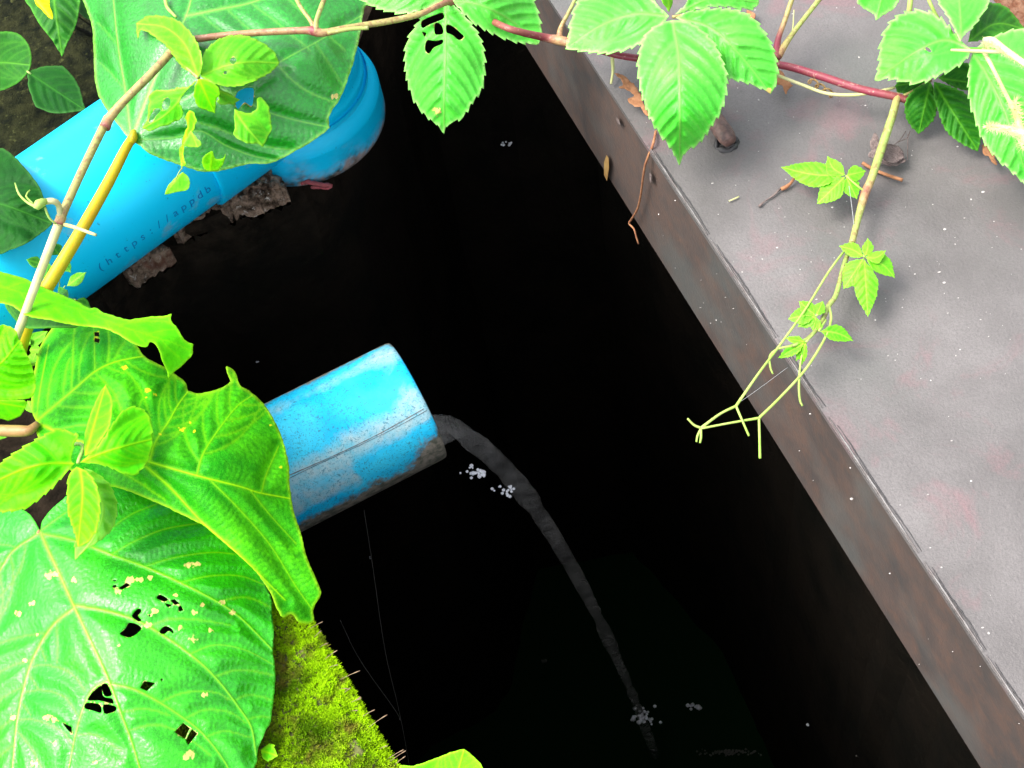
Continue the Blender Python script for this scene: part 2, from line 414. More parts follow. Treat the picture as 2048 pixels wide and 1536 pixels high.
t.col(cc); t.set(Roughness=.9, Specular_IOR_Level=.05); t.bump(t.noise(70, 6, .65), .6, .006); M['wall'] = t.m
dense = []
for i in range(len(pit)):
    a, b = pit[i], pit[(i+1) % len(pit)]; k = max(1, int(np.linalg.norm(b-a)/.03))
    dense += [a*(1-u)+b*u for u in np.arange(k)/k]
dense = np.array(dense); outer = offset_poly(dense, .14)
n = len(dense); zs = [0, -.02, -.06, -.12, -.25, -.5, -1.0, -1.9]; V = []; Fc = []
for lv, z in enumerate(zs):
    for p in dense:
        j = rng.normal(0, .0025, 2) if lv else (0, 0)
        V.append((p[0]+j[0], p[1]+j[1], z))
for lv in range(len(zs)-1):
    for i in range(n): Fc.append((lv*n+i, lv*n+(i+1) % n, (lv+1)*n+(i+1) % n, (lv+1)*n+i))
ob0 = len(V)
for p in outer: V.append((p[0], p[1], 0))
for p in outer: V.append((p[0], p[1], -1.9))
for i in range(n):
    j = (i+1) % n
    Fc.append((i, ob0+i, ob0+j, j)); Fc.append((ob0+i, ob0+n+i, ob0+n+j, ob0+j)); Fc.append((ob0+n+i, (len(zs)-1)*n+i, (len(zs)-1)*n+j, ob0+n+j))
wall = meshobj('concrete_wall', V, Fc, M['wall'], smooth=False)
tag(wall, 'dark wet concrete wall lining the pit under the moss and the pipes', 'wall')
# ground: sheet with hole, out to the horizon
t = NT('dark mossy soil')
a = t.mix(t.ramp(t.noise(55, 6, .7), .38, .62), (.003, .005, .002), (.026, .028, .009))
a = t.mix(t.ramp(t.noise(160, 4), .6, .72), a, (.06, .065, .02))
sx_ = t.n('ShaderNodeSeparateXYZ'); t.l(t.coord(), sx_.inputs[0])
a = t.mix(t.ramp(sx_.outputs[0], .28, .40), a, t.mix(t.ramp(t.noise(120, 5, .7), .4, .6), (.22, .09, .05), (.34, .19, .12)))
t.col(a); t.set(Roughness=.95, Specular_IOR_Level=.1); t.bump(t.noise(120, 6, .7), 1., .008); M['soil'] = t.m
gh = offset_poly(dense, .138); rings = [gh]
V = [(p[0], p[1], -.012) for p in gh]; Fc = []; cen = dense.mean(0); prev = gh
for k, f in enumerate((1.06, 1.15, 1.3, 1.6, 2.2, 4, 10, 40, 600)):
    for i in range(n):
        q = cen+(gh[i]-cen)*f; V.append((q[0], q[1], -.012+(rng.normal(0, .006) if f < 3 else 0)))
    for i in range(n): Fc.append((k*n+i, (k+1)*n+i, (k+1)*n+(i+1) % n, k*n+(i+1) % n))
g = meshobj('ground', V, Fc, M['soil']); tag(g, 'dark damp mossy soil around the pit', kind='structure')
# water
t = NT('dark pit water'); t.col((.0035, .014, .0045)); t.set(Roughness=.06, IOR=1.33, Specular_IOR_Level=.03)
t.bump(t.noise(18, 2), .05, .004); M['water'] = t.m
wp = offset_poly(dense, .03); c = tuple(dense.mean(0))
V = [(c[0], c[1], WATER_Z)]+[(p[0], p[1], WATER_Z) for p in wp]
w = meshobj('water', V, [(0, 1+i, 1+(i+1) % n) for i in range(n)], M['water']); tag(w, 'still black water at the bottom of the pit', kind='structure')

# ------------------------------------------------------------ metal cover
# choose the height so that the flange stands plumb on the wall top
def line_off(h):
    a = P(1530, 650, h); a = np.array([a[0], a[1], 0]); q = proj(a)
    A, B = np.array([1250, 430.]), np.array([1930, 1480.]); d = (B-A)/np.linalg.norm(B-A); r = q-A
    return d[0]*r[1]-d[1]*r[0]
lo_, hi_ = .01, .4
for _ in range(40):
    m_ = (lo_+hi_)/2
    if line_off(lo_)*line_off(m_) <= 0: hi_ = m_
    else: lo_ = m_
HC = lo_
print('cover height', HC)
E0 = P(1166, 100, HC)[:2]; E1 = P(1980, 1330, HC)[:2]; ed = E1-E0; L = np.linalg.norm(ed); ed /= L; en = np.array([-ed[1], ed[0]])
if (P(1900, 700, HC)[:2]-E0)@en < 0: en = -en
C0 = E0-ed*.5; C1 = E1+ed*.55
fa, fb = P(1975, -12, HC)[:2], P(2060, 78, HC)[:2]           # far edge seen at the top right corner
fd = (fb-fa)/np.linalg.norm(fb-fa)
t = NT('weathered steel plate')
a = t.mix(t.ramp(t.noise(9, 5, .6), .35, .65), (.090, .082, .078), (.152, .139, .134))
a = t.mix(t.math('MULTIPLY', t.ramp(t.noise(17, 5, .65, .6), .53, .68), .45), a, (.20, .09, .10))
a = t.mix(t.math('MULTIPLY', t.ramp(t.noise(7, 4), .52, .7), .5), a, (.085, .095, .082))
a = t.mix(t.math('MULTIPLY', t.ramp(t.noise(700, 3, .7), .45, .62), .40), a, (.075, .068, .066))
t.col(a); t.set(Roughness=t.ramp(t.noise(25, 3), .3, .7, .38, .50), Specular_IOR_Level=.5)
hb = t.math('ADD', t.noise(520, 2, .5), t.math('MULTIPLY', t.noise(1100, 2), .5)); t.bump(hb, .45, .0010); M['plate'] = t.m
t = NT('rusty steel flange')
st = t.noise(26, 5, .6, .4)
a = t.mix(t.ramp(st, .35, .65), (.045, .038, .035), (.078, .052, .042))
a = t.mix(t.math('MULTIPLY', t.ramp(t.noise(60, 5, .7, .5), .46, .72), .32), a, (.14, .065, .036))
a = t.mix(t.math('MULTIPLY', t.ramp(t.noise(10, 3), .5, .65), .6), a, (.07, .075, .07))
a = t.mix(t.math('MULTIPLY', t.ramp(t.noise(350, 3, .6), .55, .72), .5), a, (.05, .045, .04))
t.col(a); t.set(Roughness=.7, Specular_IOR_Level=.35); t.bump(t.noise(320, 4), .4, .001); M['flange'] = t.m
cov = empty('metal_cover', (float(E0[0]), float(E0[1]), 0), 'big grey weathered steel cover with a rusty brown side flange, right of the pit', 'metal cover')
def slab(name, poly, z0, z1, mat, parent):
    n = len(poly); V = [(p[0], p[1], z1) for p in poly]+[(p[0], p[1], z0) for p in poly]
    ar = sum(poly[i][0]*poly[(i+1) % n][1]-poly[(i+1) % n][0]*poly[i][1] for i in range(n))
    top = list(range(n)) if ar > 0 else list(range(n))[::-1]
    Fc = [tuple(top), tuple(n+i for i in reversed(top))]
    for i in range(n):
        j = (i+1) % n; Fc.append((i, n+i, n+j, j) if ar > 0 else (j, n+j, n+i, i))
    return meshobj(name, V, Fc, mat, parent, smooth=False)
far_in = fa-fd*.9; 
# intersection of far edge line with the near edge line is beyond C0; build polygon
p0 = E0-ed*.62; p1 = E1+ed*.6; p2 = p1+en*1.5
q0 = fa-fd*.55; q1 = fb+fd*1.0
top = slab('top_plate', [p0+en*.0, p1, p2, q1, q0], HC-.004, HC, M['plate'], cov)
fl = slab('side_flange', [p0+en*.0025, p1+en*.0025, p1+en*.011, p0+en*.011], .0005, HC-.0042, M['flange'], cov)
fl.data.materials[0] = M['flange']
# raised bead / lifted edge strips along the corner
t = NT('bare edge bead'); t.col(t.mix(t.ramp(t.noise(80, 3), .4, .6), (.15, .14, .135), (.08, .065, .06))); t.set(Roughness=.4); M['bead'] = t.m
t = NT('dark sealant'); t.col((.03, .028, .028)); t.set(Roughness=.6); M['seal'] = t.m
for (u0, u1) in ((.20, .37), (.375, .545), (.55, .655), (.668, .86), (.872, .985), (.99, 1.12)):
    k = 26; X = []; X2 = []
    for i in range(k+1):
        u = u0+(u1-u0)*i/k; j = random.uniform(-.00015, .00015)
        b = E0+ed*L*u
        X.append((*(b+en*(.0012+j*.5)), HC+.0008)); X2.append((*(b+en*(.0034+j+.0004*math.sin(i*.35+u0*9))), HC+.0001))
    tube_w('edge_bead', X, .0008*np.sin(np.linspace(.12, 3.02, k+1))**.5, M['bead'], cov, seg=6, rough=.25)
    tube_w('sealant_line', X2[2:], .00055*np.sin(np.linspace(.12, 3.02, k-1))**.5, M['seal'], cov, seg=6, rough=.5)
# bolt stub welded on the plate
s0 = P(1405, 205, HC+.0085); s1 = P(1460, 283, HC+.0085)
sx = [s0*(1-u)+s1*u for u in np.linspace(0, 1, 9)]
t = NT('rusty bolt'); t.col(t.mix(t.ramp(t.noise(150, 4), .4, .6), (.08, .045, .04), (.18, .10, .08))); t.set(Roughness=.5); t.bump(t.noise(400, 4), .6, .0015); M['bolt'] = t.m
st_ = tube_w('bolt_stub', sx, [.0055, .0066, .0068, .0065, .0068, .0066, .0068, .0066, .0052], M['bolt'], cov, seg=16, rough=.05)
X = []; 
for i in range(22):
    an = 2*math.pi*i/21; c = s1-(s1-s0)*.12; X.append(c+np.array([(.0078)*math.cos(an), .006*math.sin(an), -.0085+.0008*math.sin(5*an)]))
tube_w('weld_blob', X, .0022, M['seal'], st_, seg=7, rough=.5)

# ------------------------------------------------------------ pipes
def pipe_mat(name, clean=True):
    t = NT(name)
    if clean:
        a = t.mix(t.ramp(t.noise(6, 3), .3, .7), (.0, .50, .86), (.0, .58, .88))
        a = t.mix(t.math('MULTIPLY', t.ramp(t.noise(30, 6, .65), .60, .70), .55), a, (.22, .42, .50))
        a = t.mix(t.math('MULTIPLY', t.ramp(t.noise(300, 2), .70, .76), .7), a, (.02, .12, .25))
        a = t.mix(t.attr('grime'), a, t.mix(t.ramp(t.noise(90, 4), .4, .6), (.30, .24, .22), (.05, .05, .04)))
        t.col(a); t.set(Roughness=.42, Specular_IOR_Level=.3); t.bump(t.noise(12, 3), .08, .002)
    else:
        a = t.mix(t.ramp(t.noise(20, 4, .6), .40, .60), (.0, .38, .66), (.03, .50, .72))
        dp = t.ramp(t.math('ADD', t.math('MULTIPLY', t.noise(24, 6, .7, .5), .75), t.math('MULTIPLY', t.attr('lime'), .55)), .50, .72)
        a = t.mix(t.math('MULTIPLY', dp, .85), a, t.mix(t.ramp(t.noise(110, 5, .7), .35, .65), (.16, .42, .50), (.38, .46, .45)))
        a = t.mix(t.math('MULTIPLY', t.ramp(t.noise(420, 4, .75, 1.5), .54, .60), .8), a, (.03, .15, .20))
        a = t.mix(t.ramp(t.math('ADD', t.attr('grime'), t.math('MULTIPLY', t.math('SUBTRACT', t.noise(60, 6, .75), .5), 1.6)), .36, .68), a,
                  t.mix(t.ramp(t.noise(140, 5, .7), .4, .6), (.22, .19, .15), (.07, .075, .055)))
        t.col(a); t.set(Roughness=.55, Specular_IOR_Level=.2); t.bump(t.noise(260, 5, .7), .3, .001)
    return t.m
M['pipe'] = pipe_mat('blue plastic pipe'); M['pipe_old'] = pipe_mat('weathered blue plastic pipe', False)
M['ink'] = plain('faded dark blue print', (.0, .16, .45), (.0, .24, .55), 300, .6, 0)
M['hollow'] = plain('dark pipe inside', (.02, .03, .03), (.03, .05, .05), 50, .7, .1)
def zfor(px, py, dist):
    """height on the pixel's ray at a given depth"""
    d = ray(px, py); return CAM[2]+d[2]*dist
PO = .057
PR = .07
for _ in range(30):
    Z1 = PR+.001; PR = 295/2*depth(P(276, 334, Z1))/F_PX      # bigger pipe resting on the wall top
KR = PR/.057
print('pipe1 z', Z1, PR)
A1 = P(102, 457, Z1); B1 = P(450, 211, Z1); ax = (B1-A1)/np.linalg.norm(B1-A1)
def frame(a, ref):
    n = ref-(ref@a)*a; n /= np.linalg.norm(n); return n, np.cross(a, n)
nn, ss = frame(ax, (CAM-(A1+B1)/2)/np.linalg.norm(CAM-(A1+B1)/2))
if proj((A1+B1)/2+ss*.05)[1] < proj((A1+B1)/2)[1]: ss = -ss     # ss towards the lower side in the picture
def lathe(name, base, axis, prof, mat, parent, seg=96, attr=None, jitter=0):
    """prof: list of (distance along axis, radius)"""
    n0, s0 = frame(axis, np.array([.21, .37, .9])); V = []; Fc = []; at = {k: [] for k in (attr or {})}
    for i, (d, r) in enumerate(prof):
        for k in range(seg):
            an = 2*math.pi*k/seg; p = base+axis*d+r*(n0*math.cos(an)+s0*math.sin(an)); V.append(p)
            for kk, fn in (attr or {}).items(): at[kk].append(fn(p, d, r))
        if i:
            o = (i-1)*seg
            for k in range(seg): Fc.append((o+k, o+seg+k, o+seg+(k+1) % seg, o+(k+1) % seg))
    o_ = meshobj(name, V, Fc, mat, parent, attrs=at)
    bm = bmesh.new(); bm.from_mesh(o_.data); bmesh.ops.recalc_face_normals(bm, faces=bm.faces); bm.to_mesh(o_.data); bm.free()
    return o_
bp = empty('blue_pipe', tuple(P(450, 211, Z1)-np.array([0, 0, PR])), 'bright blue plastic pipe with a downturned elbow, lying along the far side of the pit', 'pipe')
d_sock = (P(408, 240, Z1)-A1)@ax                    # where the socket starts (dark step line)
# locate the step on the axis from its visible ends (390,350)-(428,397)
q = P(345, 280, Z1); d_sock = float((q-A1)@ax)
Lb = float((P(566, 129, Z1)-A1)@ax)
gz = lambda p, d, r: 0.0
pr = [(-.75, PR)]+[(x, PR) for x in np.linspace(-.7, d_sock+.01, 40)]
lathe('pipe', A1, ax, pr, M['pipe'], bp, attr={'grime': gz})
sk = [(d_sock, PR), (d_sock, PR+.0032), (d_sock+.001, PR+.0040)]+[(x, PR+.0040) for x in np.linspace(d_sock+.004, Lb, 14)]
lathe('socket', A1, ax, sk, M['pipe'], bp, attr={'grime': gz})
VC = P(566, 129, Z1)                                  # where the horizontal and vertical axes meet
down = np.array([0, 0, -1.])
def gr(p, d, r):
    d /= KR; q = proj(p); g = max(0, 1-abs(d-.064)/.012)*.5
    g += .9*math.exp(-((q[0]-715)**2+(q[1]-335)**2)/30**2)+.9*math.exp(-((q[0]-680)**2+(q[1]-360)**2)/14**2)+.5*math.exp(-((q[0]-600)**2+(q[1]-350)**2)/22**2)
    g += max(0, 1-abs(d-.066)/.006)*(.5+.5*math.sin(q[1]*.11)*math.sin(q[0]*.07))
    return min(1, g*(.55+.9*random.random()))
RB = .0605*KR; RC = .0710*KR
pe = [(-RB*math.cos(a), RB*math.sin(a)) for a in np.linspace(0.02, math.pi/2, 14)]+[(.006, RB), (.014, RB)]
pe[-2:] = [(.006, RB), (.011, RB)]
pe += [(.013, RB+.0012), (.016, RB+.0020), (.019, RB+.0012), (.022, RB+.0012), (.028, RC-.0045), (.033, RC-.0015), (.036, RC-.0003)]+[(x, RC) for x in np.linspace(.037, .064, 14)]+[(.067, RC-.0006), (.069, RC-.003), (.069, RC-.0075), (.02, RC-.0075)]
pe = [(d if d < 0 else d*KR, r) for d, r in pe]
lathe('elbow', VC, down, pe, M['pipe'], bp, seg=160, attr={'grime': gr})
# printed text, wrapped round the pipe
cv = bpy.data.curves.new('txt', 'FONT'); cv.size = 1; TV = []; TF = []
pm = bpx = 2*PR/295
chars = '(https://appdb'; u = P(188, 535, Z1)
A = np.array([102, 457.]); dpx = np.array([.8165, -.5773]); 
for i, ch in enumerate(chars):
    cv.body = ch; to = bpy.data.objects.new('t', cv); S.collection.objects.link(to); bpy.context.view_layer.update()
    me = to.evaluated_get(bpy.context.evaluated_depsgraph_get()).to_mesh(); vs = [v.co.copy() for v in me.vertices]; fs = [tuple(p.vertices) for p in me.polygons]
    w_ = max(v.x for v in vs)+min(v.x for v in vs); px = np.array([184, 541.])+np.array([396-184, 393-541.])*(i/13); s_al = ((px-A)@dpx)*bpx
    o = len(TV); hgt = 27*bpx
    for v in vs:
        al = s_al+(v.x-w_/2)*hgt*.95; arc = .051*KR-v.y*hgt*1.1
        an = arc/PR+.02
        # ink sits on the pipe wall
        TV.append(A1+ax*al+(PR+.00025)*(nn*math.cos(an)+ss*math.sin(an)))
    TF += [tuple(o+k for k in f) for f in fs]
    to.to_mesh_clear() if hasattr(to, 'to_mesh_clear') else None
    bpy.data.objects.remove(to)
tx = meshobj('printed_text', TV, TF, M['ink'], bp, smooth=False); solid(tx, .0001, 0)
# outlet pipe
ZO = -.1; D1 = P(835, 800, ZO); D0 = P(567, 935, ZO); ao = (D1-D0)/np.linalg.norm(D1-D0)
no, so = frame(ao, (CAM-D1)/np.linalg.norm(CAM-D1))
if proj(D1+so*.05)[1] < proj(D1)[1]: so = -so
def grime(p, d, r):
    q = p-D1; x = q@no; y = q@so; ang = math.degrees(math.atan2(y, x)); g = 0
    g += max(0, min(1, (ang-42)/32)) if ang > 0 else max(0, min(1, (-ang-58)/26))*.7
    al = q@ao
    g += .9*math.exp(-((al+.006)/.018)**2)*max(0, min(1, (ang-24)/22))
    g += .35*math.exp(-((al)/.003)**2)
    return min(1, g)
def lime(p, d, r):
    q = p-D1; x = q@no; y = q@so; ang = math.degrees(math.atan2(y, x)); al = q@ao
    g = .9*math.exp(-((ang-8-al*-60)/16)**2)+.9*math.exp(-((ang-38)/10)**2)*(1 if al < -.075 else .2)+.6*math.exp(-((ang+55)/12)**2)+.5*math.exp(-((al+.012)/.014)**2)*(ang < 20)-.5*math.exp(-((ang-33)/9)**2)*(al > -.08)-.3*math.exp(-((ang+22)/16)**2)
    return max(-.6, min(1, g*.7))
po = [(-.45, PO)]+[(x, PO) for x in np.linspace(-.4, -.004, 110)]+[(-.001, PO-.0006), (0, PO-.0015), (0, PO-.005), (-.3, PO-.005)]
op = lathe('outlet_pipe', D1, ao, po, M['pipe_old'], None, seg=180, attr={'grime': grime, 'lime': lime})
tag(op, 'open-ended weathered blue pipe with limescale and grime, pouring water into the pit', 'pipe')
# scratch line and small mark on the pipe
def on_pipe(al, angd, lift=0): an = math.radians(angd); return D1+ao*al+(PO+lift)*(no*math.cos(an)+so*math.sin(an))
X = [on_pipe(-.004-.135*u, 9+2.0*math.sin(u*4), .0001) for u in np.linspace(0, 1, 40)]
tube_w('scratch', X, .00028, M['grey_debris'], op, seg=5, rough=.6)
X = [on_pipe(-.002-.132*u, 11.5+1.2*math.sin(u*5), .0001) for u in np.linspace(0, 1, 40)]
tube_w('scratch', X, .0002, M['seal'], op, seg=5, rough=.6)

# ------------------------------------------------------------ water stream
t = NT('falling water'); t.col((.85, .83, .78)); t.set(Roughness=.3, IOR=1.33, Specular_IOR_Level=.5)
t.bump(t.noise(60, 3, .5, 0), .5, .006)
gl = t.n('ShaderNodeBsdfTransparent'); mx = t.n('ShaderNodeMixShader'); 
t.l(t.math('MULTIPLY', t.ramp(t.noise(26, 4, .65, .8), .38, .65, .3, 1.), t.ramp(t.attr('along'), .0, .8, .11, .34)), mx.inputs[0])  # opacity rises downwards: aerated water, also brightening put in for the unlit depth
t.l(gl.outputs[0], mx.inputs[1]); t.l(t.b.outputs[0], mx.inputs[2]); t.l(mx.outputs[0], t.o.inputs[0]); M['stream'] = t.m
st0 = D1-np.array([0, 0, .050])-ao*.006; vv = .40
tend = math.sqrt(2*(st0[2]-WATER_Z)/9.8); V = []; Fc = []; K = 90; seg = 14
side = np.cross(ao, [0, 0, 1.]); side /= np.linalg.norm(side)
path = []; ln = []
for i in range(K):
    tt = tend*(i/(K-1)); p = st0+ao*vv*tt+np.array([0, 0, -4.9*tt*tt])
    vel = ao*vv+np.array([0, 0, -9.8*tt]); vel /= np.linalg.norm(vel); path.append(p)
    wd = .020*math.exp(-tt*8)+.0070+.0035*mn.noise(Vector((i*.16, 3, 1)))+.002*mn.noise(Vector((i*.45, 1, 5))); th = .006+.004*math.exp(-tt*9)
    up = np.cross(side, vel); tw = 1.3*min(1, tt*5); 
    sv = side*math.cos(tw)+up*math.sin(tw); uv = np.cross(sv, vel)
    off = side*.006*mn.noise(Vector((i*.11, 7, 2)))
    for k in range(seg):
        an = 2*math.pi*k/seg; ln.append(i/K); V.append(p+off+sv*wd*math.cos(an)+uv*th*math.sin(an)*(1+.3*math.sin(i*.9+k)))
    if i:
        o = (i-1)*seg
        for k in range(seg): Fc.append((o+k, o+(k+1) % seg, o+seg+(k+1) % seg, o+seg+k))
ws = meshobj('water_stream', V, Fc, M['stream'], attrs={'along': ln}); tag(ws, 'thin clear stream of water falling in a curve from the outlet pipe', 'water stream')
print('stream px', [tuple(int(a) for a in proj(path[i])) for i in range(0, K, 8)], tuple(proj(path[-1])))

# ------------------------------------------------------------ floating foam and bits
def blobs(name, px, py, sprd, cnt, rad, label, cat, group=None, mat=None, z=WATER_Z):
    V = []; Fc = []
    if z == WATER_Z:
        d_ = Vector(ray(px, py)).normalized(); hit, loc, *_ = S.ray_cast(bpy.context.evaluated_depsgraph_get(), Vector(CAM), d_)
        if hit: z = max(WATER_Z, loc[2]+.004)
    for i in range(cnt):
        x, y = px+random.gauss(0, sprd[0]), py+random.gauss(0, sprd[1]); c = P(x, y, z); r = rad*random.uniform(.5, 1.2)*depth(c)/F_PX
        bm = bmesh.new(); bmesh.ops.create_icosphere(bm, subdivisions=1, radius=r); o = len(V)
        for v in bm.verts: V.append((c[0]+v.co.x, c[1]+v.co.y, c[2]+v.co.z*.6+r*.2))
        for f in bm.faces: Fc.append(tuple(o+v.index for v in f.verts))
        bm.free()
    ob = meshobj(name, V, Fc, mat or M['foam']); return tag(ob, label, cat, group)
G = 'foam patches and specks floating on the pit water'
GW = 'clusters of water droplets beside the top of the stream'
blobs('water_droplets', 948, 945, (13, 6), 26, 4.6, 'brightest cluster of white droplets just under the pipe mouth', 'droplets', GW, z=-.2)
blobs('water_droplets', 1010, 982, (9, 6), 20, 3.6, 'smaller bluish cluster of droplets at the edge of the falling stream', 'droplets', GW, z=-.25)
blobs('foam_patch', 1287, 1436, (11, 8), 34, 4.6, 'round white foam patch at the foot of the water stream', 'foam', G)
blobs('foam_patch', 1392, 1415, (7, 3), 12, 4.2, 'small oval foam speck to the right of the stream foot', 'foam', G)
blobs('foam_patch', 1010, 287, (5, 3), 9, 3.4, 'tiny slanted foam speck in the upper part of the black pit', 'foam', G)
blobs('foam_patch', 1616, 1449, (1, 1), 6, 3.4, 'lone foam speck on the water nearest the rusty flange', 'foam', G)
blobs('foam_patch', 1089, 1322, (2.5, 1.5), 12, 3.0, 'faint grey foam speck to the left of the falling stream', 'foam', G, M['root'])
blobs('foam_patch', 1460, 1505, (30, 3), 90, 2.6, 'long thin trail of grey foam along the bottom of the picture', 'foam', G, M['root'])
blobs('foam_patch', 517, 725, (1.5, 1.5), 2, 2.6, 'single white foam speck above the outlet pipe, near the torn leaf', 'foam', G)
blobs('foam_patch', 739, 1116, (1.5, 2), 2, 2.2, 'single white foam speck below the outlet pipe', 'foam', G)
blobs('foam_patch', 1715, 1514, (4, 3), 3, 2.2, 'faintest foam speck in the lower right of the pit water', 'foam', G, M['root'])

# ------------------------------------------------------------ rubble ledge under the blue pipe
t = NT('crumbling mortar'); a = t.mix(t.ramp(t.noise(70, 6, .75), .38, .60), (.05, .030, .018), (.46, .31, .22))
a = t.mix(t.ramp(t.noise(150, 5, .7), .58, .68), a, (.75, .66, .58)); a = t.mix(t.math('MULTIPLY', t.ramp(t.noise(30, 3), .6, .68), .7), a, (.16, .05, .03))
t.col(a); t.set(Roughness=.95, Specular_IOR_Level=.1); t.bump(t.noise(180, 6, .75), 1., .006); M['mortar'] = t.m
def lump(name, poly, z, hgt, mat, label, cat, group=None, rough=.003):
    o, _ = smooth_outline(poly, [], 5); lo, hi = o.min(0), o.max(0); G_ = np.stack(np.meshgrid(np.arange(lo[0], hi[0], 6), np.arange(lo[1], hi[1], 6)), -1).reshape(-1, 2)
    o = o+rng.normal(0, 2.0, o.shape); G_ = G_[inside(G_, o)]; G_ = G_+rng.uniform(-2, 2, G_.shape); Q = np.concatenate([o, G_])
    vo, e_, fo = delaunay_2d_cdt([Vector(p) for p in Q], [(i, (i+1) % len(o)) for i in range(len(o))], [], 0, 1e-4)[:3]
    Q = np.array([(v.x, v.y) for v in vo]); Fc = np.array([f for f in fo if len(f) == 3]); Fc = Fc[inside(Q[Fc].mean(1), o)]
    a = Q[Fc]; ar = (a[:, 1, 0]-a[:, 0, 0])*(a[:, 2, 1]-a[:, 0, 1])-(a[:, 2, 0]-a[:, 0, 0])*(a[:, 1, 1]-a[:, 0, 1]); Fc[ar > 0] = Fc[ar > 0][:, ::-1]
    d = seg_dist(Q, o, np.roll(o, -1, 0)); zz = z+hgt*(1-np.exp(-d/9))+rng.normal(0, rough, len(Q))*(d > 1)
    T = PA(Q, zz); n_ = len(T); Bt = T.copy(); Bt[:, 2] = z-.02; V = np.concatenate([T, Bt])
    cnt = {}
    for f in Fc:
        for i in range(3): e = (f[i], f[(i+1) % 3]); cnt[e] = 1
    sides = [(e[1], e[0], e[0]+n_, e[1]+n_) for e in cnt if (e[1], e[0]) not in cnt]
    fc = [tuple(f) for f in Fc]+sides+[tuple(f[::-1]+n_) for f in Fc]
    return tag(meshobj(name, V, fc, mat, smooth=False), label, cat, group)
ZL = .034
lump('rubble_ledge', [(340, 450), (370, 420), (450, 370), (500, 330), (535, 325), (552, 345), (567, 366), (564, 378), (530, 392), (492, 405), (470, 403), (450, 418), (425, 414), (400, 430), (378, 440), (355, 458)], ZL-.03, .012, M['mortar'], 'crumbling brown mortar ledge just under the blue pipe socket', 'ledge')
lump('rubble', [(230, 530), (260, 500), (300, 490), (338, 492), (330, 505), (298, 520), (272, 540), (258, 548)], ZL-.03, .008, M['mortar'], 'small crumbled mortar lump under the printed part of the blue pipe', 'rubble', 'crumbled mortar under the blue pipe')
lump('rubble', [(395, 455), (420, 440), (436, 452), (432, 470), (405, 472)], -.09, .006, M['mortar'], 'dim mossy mortar bit in the dark below the ledge', 'rubble', 'crumbled mortar under the blue pipe')

# ------------------------------------------------------------ moss on the wall top
t = NT('moss'); tn = t.attr('tone')
a = t.mix(tn, (.07, .16, .002), (.34, .60, .004)); a = t.mix(t.ramp(t.noise(45, 4), .5, .66), a, (.16, .15, .02))
t.col(a); t.set(Roughness=.8, Specular_IOR_Level=.05); M['moss'] = t.m
t = NT('moss bed'); a = t.mix(t.ramp(t.noise(60, 5, .7), .4, .6), (.035, .05, .008), (.13, .13, .035)); a = t.mix(t.ramp(t.noise(38, 4), .56, .66), a, (.13, .10, .085))
t.col(a); t.set(Roughness=.95); t.bump(t.noise(200, 5), 1, .004); M['mossbed'] = t.m
# a lumpy cushion lying on the wall top along its pit edge, with sprigs on it
ea = P(560, 1170, 0)[:2]; eb = P(900, 1748, 0)[:2]; el = np.linalg.norm(eb-ea); ed2 = (eb-ea)/el; en2 = np.array([ed2[1], -ed2[0]])
if (P(300, 1500, 0)[:2]-ea)@en2 < 0: en2 = -en2
from mathutils import noise as mn
def bed_z(u, v): return .004+.007*(1-math.exp(-max(0, v+.004)/.006))+.0035*mn.noise(Vector((u*60, v*60, 3)))+.003*mn.noise(Vector((u*160, v*160, 7)))
NU, NV = 150, 60; WB = .13; V = []; Fc = []
for i in range(NU+1):
    for j in range(NV+1):
        u = el*i/NU; v = -.006+WB*(j/NV)+.0025*mn.noise(Vector((u*70, 1, 1)))*(1-j/NV)
        q = ea+ed2*u+en2*v; V.append((q[0], q[1], bed_z(u, v) if j else -.006))
for i in range(NU):
    for j in range(NV): o = i*(NV+1)+j; Fc.append((o, o+NV+1, o+NV+2, o+1))
bed = meshobj('moss', V, Fc, M['mossbed']); tag(bed, 'bright yellow-green moss cushion on the wall top, lower left of the pit', kind='stuff')
bm = bmesh.new(); bm.from_mesh(bed.data); bmesh.ops.recalc_face_normals(bm, faces=bm.faces)
bm.normal_update()
if sum(f.normal.z for f in bm.faces) < 0: bmesh.ops.reverse_faces(bm, faces=bm.faces)
bm.to_mesh(bed.data); bm.free()
V = []; Fc = []; tone = []
for s in range(24000):
    u = random.uniform(0, el); v = -.006+(WB*.98)*random.random()**1.25
    if mn.noise(Vector((u*38, v*38, 11))) > .42+.25*random.random() and v > .008: continue
    q = ea+ed2*u+en2*v; z = bed_z(u, v) if v > -.004 else random.uniform(-.006, .003); c = np.array([q[0], q[1], z])
    lean = np.array([*(-en2*max(0, .9-(v+.006)/.012)), .9])+rng.normal(0, .22, 3); lean /= np.linalg.norm(lean)
    h = random.uniform(.0013, .0029); tn_ = min(1, max(0, .45+.9*mn.noise(Vector((u*45, v*45, 2)))+.5*math.exp(-v/.012)+random.uniform(-.25, .25)))
    for k in range(5):
        an = 2*math.pi*(k+random.random()*.5)/5; sd_ = np.array([math.cos(an), math.sin(an), 0]); tp = c+lean*h+sd_*h*random.uniform(.45, .9)
        pw = np.array([-sd_[1], sd_[0], 0])*.00042; md = c+lean*h*.55+sd_*h*.3; o = len(V)
        V += [c-lean*.0005, md+pw, tp, md-pw]; Fc += [(o, o+1, o+2, o+3)]; tone += [tn_*.5, tn_*.8, min(1, tn_*1.2), tn_*.8]
meshobj('sprigs', V, Fc, M['moss'], bed, smooth=False, attrs={'tone': tone})['kind'] = 'stuff'
